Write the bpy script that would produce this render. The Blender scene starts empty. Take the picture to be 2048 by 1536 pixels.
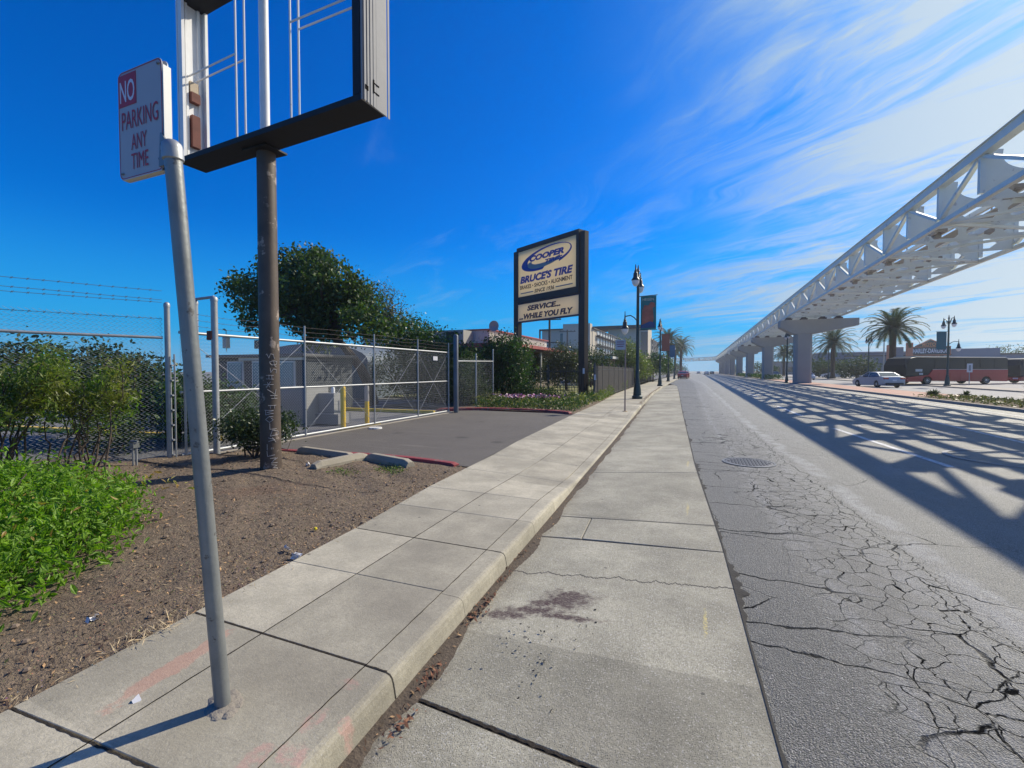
import bpy, bmesh, math, random
import numpy as np
from mathutils import Vector, Matrix, noise
R=math.radians
random.seed(7); rng=np.random.default_rng(11)
S=bpy.context.scene; COL=S.collection
# ---------------------------------------------------------------- camera
TH=math.atan(371/900.); PI_=math.atan(26/900.); H=1.45
fw=Vector((-math.sin(TH)*math.cos(PI_),math.cos(TH)*math.cos(PI_),-math.sin(PI_)))
rt=Vector((math.cos(TH),math.sin(TH),0)); up=rt.cross(fw)
cam=bpy.data.cameras.new('camera'); co=bpy.data.objects.new('camera',cam); COL.objects.link(co)
co.matrix_world=Matrix(((rt.x,up.x,-fw.x,0),(rt.y,up.y,-fw.y,0),(rt.z,up.z,-fw.z,H),(0,0,0,1)))
cam.sensor_width=36; cam.lens=36*900/2048.; cam.clip_start=.05; cam.clip_end=6000
S.camera=co
# ---------------------------------------------------------------- sun and sky
SAZ=33.7; SEL=37.6
sund=Vector((math.sin(R(SAZ))*math.cos(R(SEL)),math.cos(R(SAZ))*math.cos(R(SEL)),math.sin(R(SEL))))
sl=bpy.data.lights.new('sun','SUN'); sl.energy=5.0; sl.angle=R(.53); sl.color=(1,.915,.755)
so=bpy.data.objects.new('sun',sl); COL.objects.link(so); so.rotation_euler=(-sund).to_track_quat('-Z','Y').to_euler()
S.view_settings.view_transform='Standard'; S.view_settings.look='None'; S.view_settings.exposure=.14; S.view_settings.gamma=1
S.render.engine='CYCLES'; S.cycles.max_bounces=6; S.cycles.transparent_max_bounces=24

class N:
    """tiny node-tree writer"""
    def __init__(s,nt): s.t=nt; s.n=nt.nodes; s.l=nt.links
    def new(s,ty,**k):
        n=s.n.new(ty)
        for a,b in k.items(): setattr(n,a,b)
        return n
    def put(s,sock,v):
        if v is None: return
        if isinstance(v,bpy.types.NodeSocket): s.l.new(v,sock)
        else:
            if sock.type=='RGBA' and hasattr(v,'__len__') and len(v)==3: v=(*v,1)
            sock.default_value=v
    def m(s,op,a,b=None,c=None,clamp=False):
        n=s.new('ShaderNodeMath',operation=op,use_clamp=clamp)
        s.put(n.inputs[0],a); s.put(n.inputs[1],b); s.put(n.inputs[2],c); return n.outputs[0]
    def vm(s,op,a,b=None):
        n=s.new('ShaderNodeVectorMath',operation=op); s.put(n.inputs[0],a); s.put(n.inputs[1],b)
        return n.outputs['Value'] if op in('DOT_PRODUCT','LENGTH') else n.outputs[0]
    def noise(s,v,sc,det=4,ro=.55,dist=0):
        n=s.new('ShaderNodeTexNoise'); s.put(n.inputs['Vector'],v); n.inputs['Scale'].default_value=sc
        n.inputs['Detail'].default_value=det; n.inputs['Roughness'].default_value=ro; n.inputs['Distortion'].default_value=dist
        return n.outputs[0]
    def noisec(s,v,sc,det=3):
        n=s.new('ShaderNodeTexNoise'); s.put(n.inputs['Vector'],v); n.inputs['Scale'].default_value=sc
        n.inputs['Detail'].default_value=det; return n.outputs[1]
    def vor(s,v,sc,feat='F1',rand=1):
        n=s.new('ShaderNodeTexVoronoi',feature=feat); s.put(n.inputs['Vector'],v); n.inputs['Scale'].default_value=sc
        n.inputs['Randomness'].default_value=rand; return n
    def ramp(s,v,a,b,lo=0.,hi=1.,sm=True):
        n=s.new('ShaderNodeMapRange'); n.interpolation_type='SMOOTHSTEP' if sm else 'LINEAR'; n.clamp=True
        s.put(n.inputs[0],v); s.put(n.inputs[1],a); s.put(n.inputs[2],b); s.put(n.inputs[3],lo); s.put(n.inputs[4],hi); return n.outputs[0]
    def mix(s,f,a,b,blend='MIX'):
        n=s.new('ShaderNodeMix',data_type='RGBA',blend_type=blend); s.put(n.inputs[0],f); s.put(n.inputs[6],a); s.put(n.inputs[7],b); return n.outputs[2]
    def comb(s,x,y,z=0.):
        n=s.new('ShaderNodeCombineXYZ'); s.put(n.inputs[0],x); s.put(n.inputs[1],y); s.put(n.inputs[2],z); return n.outputs[0]
    def sep(s,v):
        n=s.new('ShaderNodeSeparateXYZ'); s.put(n.inputs[0],v); return n.outputs
    def scl(s,v,x,y,z):
        return s.vm('MULTIPLY',v,(x,y,z))

W=bpy.data.worlds.new('World'); S.world=W; W.use_nodes=True
W.node_tree.nodes.clear(); n=N(W.node_tree)
sky=n.new('ShaderNodeTexSky',sky_type='NISHITA'); sky.sun_disc=False; sky.sun_elevation=R(SEL); sky.sun_rotation=R(SAZ)
sky.air_density=1.15; sky.dust_density=.6; sky.ozone_density=2.5; sky.altitude=0
tc=n.new('ShaderNodeTexCoord').outputs['Generated']
hs=n.new('ShaderNodeHueSaturation'); hs.inputs['Saturation'].default_value=1.30; hs.inputs['Value'].default_value=1.0
n.put(hs.inputs['Color'],sky.outputs[0])
d=n.sep(tc)
base=n.mix(1.,hs.outputs[0],(.0,.86,1.88),'MULTIPLY')
base=n.mix(n.ramp(d[2],.30,.0,0,.80),base,(.5,5.0,10.5))
base=n.mix(n.ramp(d[2],.09,-.02,0,.75),base,(3.2,6.6,9.8)); zz=n.m('MAXIMUM',n.m('ADD',d[2],.06),.02)
px=n.m('DIVIDE',d[0],zz); py=n.m('DIVIDE',d[1],zz)
ca,sa=math.cos(R(50)),math.sin(R(50))
al=n.m('ADD',n.m('MULTIPLY',px,-sa),n.m('MULTIPLY',py,ca))      # along the streaks
ac=n.m('ADD',n.m('MULTIPLY',px,ca),n.m('MULTIPLY',py,sa))       # across the streaks
cv=n.comb(al,ac)
wob=n.noisec(n.scl(cv,.6,.8,1),1.0,4)
cvw=n.vm('ADD',cv,n.scl(n.vm('SUBTRACT',wob,(.5,.5,.5)),1.3,1.1,0))
st=n.noise(n.scl(cvw,.34,1.05,1),1.25,10,.66,.35)
st2=n.noise(n.scl(cvw,.6,2.6,1),2.2,9,.66,.5)
big=n.noise(n.scl(cv,.5,.75,1),.95,4,.55,.3)
az=n.m('ARCTAN2',d[0],d[1])       # azimuth east of the road axis
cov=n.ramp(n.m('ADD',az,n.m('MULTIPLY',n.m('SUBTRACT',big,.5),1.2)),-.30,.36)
cov=n.m('MULTIPLY',n.m('MULTIPLY',cov,n.ramp(az,1.9,1.35)),n.ramp(d[2],.86,.70))  # cloud cover thinned out of view, behind and overhead, to cut fill light
low=n.ramp(d[2],.0,.08,.35,1.)
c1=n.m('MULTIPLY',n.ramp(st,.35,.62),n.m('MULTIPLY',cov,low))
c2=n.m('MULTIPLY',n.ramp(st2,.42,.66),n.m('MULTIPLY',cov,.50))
veil=n.m('MULTIPLY',n.m('MULTIPLY',n.ramp(az,.0,.8),n.m('MULTIPLY',n.ramp(az,1.9,1.3),n.ramp(d[2],.86,.7))),.46)
wisp=n.m('MULTIPLY',n.m('MULTIPLY',n.ramp(n.noise(n.scl(cvw,.55,1.5,1),1.2,9,.66,.6),.50,.74),n.m('MULTIPLY',n.ramp(d[2],.62,.38),n.ramp(az,-.80,-.50))),.34)
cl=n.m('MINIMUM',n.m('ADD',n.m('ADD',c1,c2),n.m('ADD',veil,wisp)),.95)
ccol=n.mix(n.ramp(az,-.2,.7),(3.6,6.0,9.2),(9.2,10.4,11.0))
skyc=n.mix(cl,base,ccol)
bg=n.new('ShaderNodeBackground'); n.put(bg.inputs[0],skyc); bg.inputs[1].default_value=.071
n.l.new(bg.outputs[0],n.new('ShaderNodeOutputWorld').inputs[0])

# ---------------------------------------------------------------- materials
MATS={}
def mk(name):
    m=bpy.data.materials.new(name); m.use_nodes=True; m.node_tree.nodes.clear(); k=N(m.node_tree)
    b=k.new('ShaderNodeBsdfPrincipled'); o=k.new('ShaderNodeOutputMaterial'); k.l.new(b.outputs[0],o.inputs[0]); MATS[name]=m
    k.pos=k.new('ShaderNodeNewGeometry').outputs['Position']; k.b=b; k.o=o; return m,k
def bump(k,h,dist,strength=1.):
    n=k.new('ShaderNodeBump'); k.put(n.inputs['Height'],h); n.inputs['Distance'].default_value=dist; n.inputs['Strength'].default_value=strength
    k.l.new(n.outputs[0],k.b.inputs['Normal'])
def M(name,col,rough=.6,metal=0.,var=.18,vs=2.5,bs=0,bd=.002,col2=None,c2t=.6,c2s=4.,spec=.5,emit=0):
    if name in MATS: return MATS[name]
    m,k=mk(name); tcn=k.new('ShaderNodeTexCoord').outputs['Object']
    f=k.noise(tcn,vs,5)
    c=k.mix(f,tuple(x*(1-var) for x in col),tuple(min(1,x*(1+var)) for x in col))
    if col2: c=k.mix(k.ramp(k.noise(tcn,c2s,6,.65),c2t,c2t+.07),c,col2)
    k.put(k.b.inputs['Base Color'],c); k.b.inputs['Roughness'].default_value=rough; k.b.inputs['Metallic'].default_value=metal
    k.b.inputs['Specular IOR Level'].default_value=spec
    if emit: k.put(k.b.inputs['Emission Color'],col); k.b.inputs['Emission Strength'].default_value=emit
    if bs: bump(k,k.noise(tcn,bs,4),bd)
    return m
def leafmat(name,c1,c2,tr=.35,rough=.45,sc=3.):
    m,k=mk(name); tcn=k.pos
    f=k.ramp(k.noise(tcn,sc,3),.3,.7); g=k.noise(tcn,sc*12,1)
    c=k.mix(f,c1,c2); c=k.mix(k.ramp(g,.35,.75),k.mix(1.,c,(.6,.6,.6),'MULTIPLY'),k.mix(1.,c,(1.35,1.3,1.1),'MULTIPLY'))
    k.put(k.b.inputs['Base Color'],c); k.b.inputs['Roughness'].default_value=rough
    t=k.new('ShaderNodeBsdfTranslucent'); k.put(t.inputs[0],k.mix(1.,c,(1.3,1.5,.6),'MULTIPLY'))
    x=k.new('ShaderNodeMixShader'); x.inputs[0].default_value=tr; k.l.new(k.b.outputs[0],x.inputs[1]); k.l.new(t.outputs[0],x.inputs[2]); k.l.new(x.outputs[0],k.o.inputs[0])
    return m

def ellipse(k,x,y,cx,cy,rx,ry,amp=.35,ns=9,rot=0,so=(1.05,.75)):
    """soft noisy blotch mask (a stain with a shape of its own)"""
    dx=k.m('SUBTRACT',x,cx); dy=k.m('SUBTRACT',y,cy); c,s_=math.cos(rot),math.sin(rot)
    u=k.m('DIVIDE',k.m('ADD',k.m('MULTIPLY',dx,c),k.m('MULTIPLY',dy,s_)),rx)
    v=k.m('DIVIDE',k.m('SUBTRACT',k.m('MULTIPLY',dy,c),k.m('MULTIPLY',dx,s_)),ry)
    r=k.m('SQRT',k.m('ADD',k.m('MULTIPLY',u,u),k.m('MULTIPLY',v,v)))
    r=k.m('ADD',r,k.m('MULTIPLY',k.m('SUBTRACT',k.noise(k.pos,ns,6,.7),.5),amp*3))
    return k.ramp(r,*so)

# concrete of the pavement
def concrete(name,base,agg=.0,walk=True):
    m,k=mk(name); x,y,z=k.sep(k.pos)
    c=k.mix(k.ramp(k.noise(k.pos,1.4,9,.68),.3,.7),tuple(v*.72 for v in base),tuple(v*1.25 for v in base))
    c=k.mix(k.ramp(k.noise(k.scl(k.pos,7,1.2,1),1.6,6,.7),.55,.75,0,.35),c,tuple(v*.55 for v in base))
    c=k.mix(k.ramp(k.noise(k.pos,.55,5,.65),.48,.70,0,.6),c,tuple(v*.66 for v in base))
    c=k.mix(k.ramp(k.noise(k.pos,38,3,.7),.35,.75,.0,.55),c,tuple(v*.62 for v in base))
    sp=k.vor(k.pos,150 if agg else 260); 
    c=k.mix(k.ramp(sp.outputs[0],.10,.30,.75 if agg else .35,0),c,(.07,.065,.06))
    c=k.mix(k.ramp(k.noise(k.pos,120,2),.56,.7,0,.7 if agg else .3),c,(.62,.59,.54))
    if walk: cell=k.m('ADD',k.m('FLOOR',k.m('DIVIDE',k.m('SUBTRACT',y,.22),.763)),k.m('MULTIPLY',k.m('GREATER_THAN',k.m('ADD',x,k.m('MULTIPLY',y,.04)),-2.14),37.))
    else: cell=k.m('ADD',k.m('GREATER_THAN',y,1.72),k.m('ADD',k.m('GREATER_THAN',y,4.08),k.m('ADD',k.m('GREATER_THAN',y,4.75),k.m('FLOOR',k.m('DIVIDE',y,2.4)))))
    wn=k.new('ShaderNodeTexWhiteNoise',noise_dimensions='1D'); k.put(wn.inputs['W'],cell)
    tone=k.ramp(wn.outputs[0],0,1,.80,1.12,False); c=k.mix(1.,c,k.comb(tone,tone,tone),'MULTIPLY')
    c=k.mix(k.ramp(k.noise(k.pos,2.2,8,.72),.62,.70,0,.35),c,tuple(v*.5 for v in base))
    # scattered dark gum spots
    sv=k.vor(k.pos,3.3); c=k.mix(k.m('MULTIPLY',k.ramp(sv.outputs[0],.055,.035),.7),c,(.05,.045,.045))
    if walk:
        pk=(.50,.27,.23)
        ms=None
        for (a,b,rx,ry,ro) in ((-1.48,1.60,.07,.05,0),(-1.46,1.38,.05,.09,0),(-1.40,1.22,.09,.07,0),(-1.52,1.15,.06,.10,0),(-1.33,1.42,.04,.05,0)):
            e=ellipse(k,x,y,a,b,rx*.8,ry*.8,.5,22); ms=e if ms is None else k.m('MAXIMUM',ms,e)
        c=k.mix(k.m('MULTIPLY',k.m('MULTIPLY',ms,k.ramp(k.noise(k.pos,18,5,.7),.38,.6)),.55),c,pk)
        e=ellipse(k,x,y,-2.36,1.38,.06,.30,.7,9,.15); c=k.mix(k.m('MULTIPLY',e,.38),c,(.50,.20,.14))
        e=ellipse(k,x,y,-1.85,1.22,.26,.16,.8,7,0,(1.5,.1)); c=k.mix(k.m('MULTIPLY',e,.55),c,(.30,.27,.20))
        e=ellipse(k,x,y,-1.7,1.55,.42,.22,.7,5,0,(1.5,.1)); c=k.mix(k.m('MULTIPLY',e,.35),c,(.15,.13,.10))
        e=ellipse(k,x,y,-1.65,2.3,.5,.3,.7,4,0,(1.5,.1)); c=k.mix(k.m('MULTIPLY',e,.4),c,(.17,.15,.12))
        e=ellipse(k,x,y,-2.0,3.0,.25,.5,.7,4,0,(1.5,.1)); c=k.mix(k.m('MULTIPLY',e,.25),c,(.17,.15,.12))
    else:
        ms=None
        for (a,b,rx,ry,ro) in ((-.98,2.74,.24,.06,.25),(-1.12,2.64,.18,.06,.3),(-.80,2.95,.20,.14,.5),(-.76,2.72,.22,.04,.1),(-.92,2.86,.16,.06,.6)):
            e=ellipse(k,x,y,a,b,rx,ry,.95,17,ro,(1.25,.35)); ms=e if ms is None else k.m('MAXIMUM',ms,e)
        hf=k.noise(k.scl(k.pos,30,160,1),1,3,.7)
        c=k.mix(k.m('MULTIPLY',ms,k.ramp(hf,.34,.56,.45,1.)),c,(.060,.030,.034))
        for (a,b,w,l) in ((.06,2.93,.013,.17),(-.085,5.3,.016,.22),(-.13,7.9,.02,.25)):
            e=ellipse(k,x,y,a,b,w,l,.8,40,0,(1.2,.6)); c=k.mix(k.m('MULTIPLY',k.m('MULTIPLY',e,k.ramp(k.noise(k.pos,70,3),.4,.6)),.75),c,(.66,.54,.20))
        # transverse hairline crack at about y=3.3
        off=k.m('ADD',k.m('MULTIPLY',k.noise(k.scl(k.pos,1,.0,0),4.5,6,.7),.34),k.m('MULTIPLY',x,.12))
        dd=k.m('ABSOLUTE',k.m('SUBTRACT',k.m('SUBTRACT',y,3.25),off))
        c=k.mix(k.m('MULTIPLY',k.ramp(dd,.011,.004),1.),c,(.035,.03,.03))
        # grime towards the kerb
        g=k.ramp(k.m('ADD',k.m('ADD',x,k.m('MULTIPLY',y,.05)),k.m('MULTIPLY',k.noise(k.pos,3,6,.7),.55)),-1.05,-.70,.65,0)
        c=k.mix(g,c,(.12,.10,.08))
        e=ellipse(k,x,y,-.35,1.9,.35,.28,.8,5,0,(1.5,.1)); c=k.mix(k.m('MULTIPLY',e,.16),c,(.10,.09,.08))
    k.put(k.b.inputs['Base Color'],c); k.b.inputs['Roughness'].default_value=.85
    hh=k.m('ADD',k.m('MULTIPLY',k.noise(k.pos,90,4,.7),1.),k.m('MULTIPLY',k.noise(k.pos,7,4),1.4))
    hh=k.m('ADD',hh,k.m('MULTIPLY',k.ramp(sp.outputs[0],.05,.4),.8 if agg else .2))
    bump(k,hh,.006 if agg else .0035,.8)
    return m
MWALK=concrete('sidewalk_concrete',(.445,.405,.308))
MPAN=concrete('gutter_concrete',(.365,.342,.262),agg=1,walk=False)
# asphalt of the near road
m,k=mk('road_asphalt'); MROAD=m; x,y,z=k.sep(k.pos)
xr=k.m('ADD',x,k.m('MULTIPLY',y,.045)); xr=k.m('SUBTRACT',xr,k.ramp(y,14,60,0,1.4,False))
xn=k.m('ADD',xr,k.m('MULTIPLY',k.m('SUBTRACT',k.noise(k.pos,.9,5,.6),.5),.35))
c=k.mix(k.noise(k.pos,.7,7,.65),(.115,.111,.094),(.235,.228,.196))
inner=k.ramp(xn,1.35,1.75)
c=k.mix(k.m('MULTIPLY',inner,.72),c,k.mix(k.noise(k.pos,1.3,8,.7),(.195,.190,.160),(.340,.333,.285)))
c=k.mix(k.m('MULTIPLY',k.ramp(xn,1.05,.75),.35),c,(.075,.076,.08))
band=k.m('MULTIPLY',k.ramp(k.m('ABSOLUTE',k.m('SUBTRACT',xn,1.98)),.15,.04),k.ramp(k.noise(k.pos,2.6,5,.7),.36,.6))
c=k.mix(k.m('MULTIPLY',band,.7),c,(.42,.415,.40))
b2=k.m('MULTIPLY',k.ramp(k.m('ABSOLUTE',k.m('SUBTRACT',xn,1.02)),.07,.02),k.ramp(k.noise(k.pos,1.7,5,.7),.35,.6))
c=k.mix(k.m('MULTIPLY',b2,.45),c,(.27,.27,.27))
# worn pale patches on the trafficked lanes
c=k.mix(k.m('MULTIPLY',k.ramp(k.noise(k.scl(k.pos,1.2,.35,1),1.1,7,.7),.5,.72,0,.55),inner),c,(.32,.315,.31))
# aggregate
ag=k.vor(k.pos,130); ag2=k.noise(k.pos,170,2)
c=k.mix(k.ramp(ag2,.58,.70,0,.75),c,(.55,.54,.53)); c=k.mix(k.ramp(ag2,.44,.34,0,.75),c,(.02,.02,.021))
ag3=k.noise(k.pos,48,3,.7); c=k.mix(k.ramp(ag3,.57,.72,0,.5),c,(.36,.36,.355)); c=k.mix(k.ramp(ag3,.43,.3,0,.5),c,(.035,.035,.037))
# alligator cracks
wv=k.vm('ADD',k.pos,k.scl(k.vm('SUBTRACT',k.noisec(k.pos,4.5,7),(.5,.5,.5)),.20,.20,0))
v1=k.vor(k.scl(wv,1,.72,0),6.8,'DISTANCE_TO_EDGE'); v2=k.vor(k.scl(wv,1,.8,0),1.35,'DISTANCE_TO_EDGE')
zone=k.m('MULTIPLY',k.ramp(xn,.78,1.02),k.ramp(xn,1.95,1.72))
zn=k.m('MULTIPLY',zone,k.ramp(k.noise(k.pos,.8,3),.33,.47))
zn=k.m('MULTIPLY',zn,k.ramp(y,16,11))
wid=k.m('MULTIPLY',k.ramp(k.noise(k.pos,5,3),.55,.8),.008)
cr=k.m('MULTIPLY',k.ramp(k.m('SUBTRACT',v1.outputs[0],wid),.021,.008),zn)
cr2=k.m('MULTIPLY',k.ramp(v2.outputs[0],.008,.003),k.m('MULTIPLY',k.ramp(xn,3.,2.),k.ramp(k.noise(k.pos,.9,3),.44,.56)))
c=k.mix(k.m('MULTIPLY',zone,k.ramp(k.noise(k.pos,9,5,.7),.45,.65,.1,.5)),c,(.30,.295,.285))
# wandering seam along the edge of the old trench
seam=k.m('ABSOLUTE',k.m('SUBTRACT',k.m('ADD',xr,k.m('MULTIPLY',k.m('SUBTRACT',k.noise(k.scl(k.pos,.3,1,0),1.6,7,.65),.5),.5)),1.80))
cr3=k.m('MULTIPLY',k.ramp(seam,.005,.0015),k.ramp(y,22,12))
tr=k.vor(k.scl(wv,.18,1,0),1.05,'DISTANCE_TO_EDGE')
cr4=k.m('MULTIPLY',k.m('MULTIPLY',k.ramp(tr.outputs[0],.009,.003),k.ramp(xn,1.5,.9)),.9)
crs=k.m('MAXIMUM',k.m('MAXIMUM',cr,cr2),k.m('MAXIMUM',cr3,cr4))
crs=k.m('MULTIPLY',crs,k.ramp(k.noise(k.pos,22,4,.7),.28,.5,.35,1.)); c=k.mix(crs,c,(.012,.012,.012))
k.put(k.b.inputs['Base Color'],c); k.b.inputs['Roughness'].default_value=.58; k.put(k.b.inputs['Specular IOR Level'],k.m('SUBTRACT',.4,k.m('MULTIPLY',crs,.4)))
hh=k.m('ADD',k.m('MULTIPLY',ag.outputs[0],-.9),k.m('MULTIPLY',ag3,1.3)); hh=k.m('ADD',hh,k.m('MULTIPLY',k.noise(k.pos,5,4),1.5))
hh=k.m('SUBTRACT',hh,k.m('MULTIPLY',crs,2.2)); bump(k,hh,.010,.9)
def asphalt(name,lo,hi,marks=None,rough=.85):
    m,k=mk(name)
    c=k.mix(k.noise(k.pos,.5,7,.65),lo,hi)
    c=k.mix(k.ramp(k.noise(k.pos,170,2),.58,.72,0,.5),c,(.40,.39,.38)); c=k.mix(k.ramp(k.noise(k.pos,60,3,.7),.45,.3,0,.5),c,tuple(v*.35 for v in lo))
    sv=k.vor(k.pos,.9); c=k.mix(k.m('MULTIPLY',k.ramp(k.m('ADD',sv.outputs[0],k.m('MULTIPLY',k.noise(k.pos,6,4),.2)),.28,.16),.55),c,tuple(v*.45 for v in lo))
    c=k.mix(k.m('MULTIPLY',k.ramp(k.noise(k.scl(k.pos,.35,3.2,1),1.3,7,.7),.56,.72),.45),c,tuple(v*1.6 for v in hi))
    sv2=k.vor(k.pos,6.5); c=k.mix(k.ramp(sv2.outputs[0],.05,.03,0,.6),c,(.42,.40,.36))
    k.put(k.b.inputs['Base Color'],c); k.b.inputs['Roughness'].default_value=rough; bump(k,k.noise(k.pos,110,3,.7),.005,.6); return m
MDRIVE=asphalt('driveway_asphalt',(.062,.054,.045),(.150,.132,.110))
MLOT=asphalt('lot_asphalt',(.10,.10,.10),(.19,.185,.18))
MFAR=asphalt('pale_road_asphalt',(.26,.25,.24),(.38,.365,.35))
MGRD=asphalt('open_ground',(.16,.145,.12),(.27,.25,.21))
# bare earth with litter
m,k=mk('bare_earth'); MDIRT=m
c=k.mix(k.noise(k.pos,1.6,7,.65),(.100,.070,.045),(.27,.205,.138))
c=k.mix(k.ramp(k.noise(k.pos,26,5,.75),.50,.68,0,.8),c,(.36,.26,.17)); c=k.mix(k.ramp(k.noise(k.pos,34,5,.75),.48,.34,0,.85),c,(.035,.022,.015))
c=k.mix(k.ramp(k.noise(k.pos,.9,4,.6),.56,.7,0,.55),c,(.17,.095,.058))
lv=k.vor(k.scl(k.pos,1,1,.2),42); c=k.mix(k.ramp(lv.outputs[0],.16,.10,0,.9),c,k.mix(.6,lv.outputs[1],(.40,.24,.11)))
k.put(k.b.inputs['Base Color'],c); k.b.inputs['Roughness'].default_value=.95
bump(k,k.m('ADD',k.m('MULTIPLY',k.noise(k.pos,18,6,.7),2.),k.noise(k.pos,80,3)),.02,1.)
# red paving brick of the median
m,k=mk('median_brick'); MBRICK=m
bt=k.new('ShaderNodeTexBrick'); k.put(bt.inputs['Vector'],k.pos); bt.inputs['Scale'].default_value=2.2
k.put(bt.inputs['Color1'],(.42,.19,.13)); k.put(bt.inputs['Color2'],(.50,.27,.19)); k.put(bt.inputs['Mortar'],(.38,.27,.22))
k.put(k.b.inputs['Base Color'],k.mix(k.ramp(k.noise(k.pos,.8,5),.4,.7,0,.5),bt.outputs[0],(.50,.36,.29))); k.b.inputs['Roughness'].default_value=.85
MKERB=M('kerb_concrete',(.36,.32,.27),.85,var=.25,vs=3,bs=60,bd=.003)
MRED=M('worn_red_paint',(.27,.045,.045),.7,var=.3,vs=4,bs=30,bd=.004,col2=(.20,.14,.11),c2t=.56,c2s=9)
MYEL=M('worn_yellow_paint',(.72,.50,.05),.6,var=.2,vs=4,col2=(.45,.38,.24),c2t=.60,c2s=14)
MWHT=M('worn_white_paint',(.62,.61,.58),.7,var=.2,vs=3,col2=(.22,.22,.22),c2t=.57,c2s=6)
MGALV=M('galvanised_steel',(.36,.37,.38),.5,.45,var=.25,vs=9,bs=40,bd=.001,col2=(.28,.24,.20),c2t=.68,c2s=9)
MWIRE=M('galvanised_wire',(.36,.37,.38),.5,.2,var=.25,vs=3)
MPIPE=M('grey_sign_pipe',(.21,.22,.22),.45,.35,var=.38,vs=7,bs=45,bd=.0015,col2=(.10,.095,.09),c2t=.60,c2s=16)
MBLK=M('black_paint',(.02,.02,.022),.45,var=.3)
MFRBLK=M('blackened_frame',(.008,.008,.010),.7,var=.4,vs=6)
MBROWN=M('dark_brown_sign_steel',(.032,.020,.018),.6,var=.4,vs=4)
MWOODP=M('weathered_brown_mast',(.080,.058,.044),.6,var=.6,vs=4,bs=22,bd=.002,col2=(.30,.24,.20),c2t=.58,c2s=5)
MWHITE=M('weathered_white_metal',(.72,.72,.72),.55,var=.12,vs=6,col2=(.40,.36,.33),c2t=.66,c2s=14)
MRUST=M('rusty_box',(.15,.05,.035),.8,var=.45,vs=9,bs=40,bd=.002)
MSIGNW=M('white_reflective_sheet',(.62,.62,.65),.4,var=.06,vs=8)
MSIGNR=M('red_lettering',(.40,.03,.025),.45,var=.1)
MALU=M('aluminium_back',(.50,.50,.50),.5,.3,var=.15)
MBLUE=M('blue_lettering',(.025,.055,.30),.5,var=.15)
MGREY=M('grey_lettering',(.21,.24,.26),.5,var=.15)
MINK=M('black_lettering',(.02,.02,.03),.5,var=.1)
MNAVY=M('navy_lettering',(.015,.018,.07),.5,var=.1)
MCREAM=M('cream_sign_face',(.88,.76,.50),.45,var=.10,vs=1.2)
MGREEN=M('dark_green_lamp_paint',(.015,.04,.045),.4,.1,var=.2)
MGLOBE=M('frosted_globe',(.80,.78,.80),.3,var=.04)
MTRUSS=M('white_truss_steel',(.70,.73,.67),.5,.0,var=.14,vs=.9,col2=(.50,.50,.45),c2t=.60,c2s=2.2)
MTRUSSD=M('truss_grating',(.34,.34,.33),.7,.1,var=.2)
MMACH=M('brown_machinery',(.27,.25,.235),.6,.2,var=.4)
MPIER=M('pier_concrete',(.34,.325,.30),.85,var=.12,vs=.8,bs=20,bd=.003)
MGLASS=M('dark_glass',(.02,.03,.04),.08,var=.2,spec=.8)
MTYRE=M('tyre_rubber',(.02,.02,.02),.85)
MRIM=M('wheel_rim',(.45,.46,.47),.35,.8)
MTRUNK=M('bark',(.075,.055,.042),.9,var=.45,vs=9,bs=25,bd=.01)

for m_ in (MCREAM,M('pale_sign_face',(.88,.76,.58),.5,var=.12,vs=1)):
    k=N(m_.node_tree); bs_=[q for q in k.n if q.type=='BSDF_PRINCIPLED'][0]; out=[q for q in k.n if q.type=='OUTPUT_MATERIAL'][0]
    tl=k.new('ShaderNodeBsdfTranslucent'); tl.inputs[0].default_value=(.92,.80,.56,1); mx=k.new('ShaderNodeMixShader'); mx.inputs[0].default_value=.45
    k.l.new(bs_.outputs[0],mx.inputs[1]); k.l.new(tl.outputs[0],mx.inputs[2]); k.l.new(mx.outputs[0],out.inputs[0])
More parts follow.
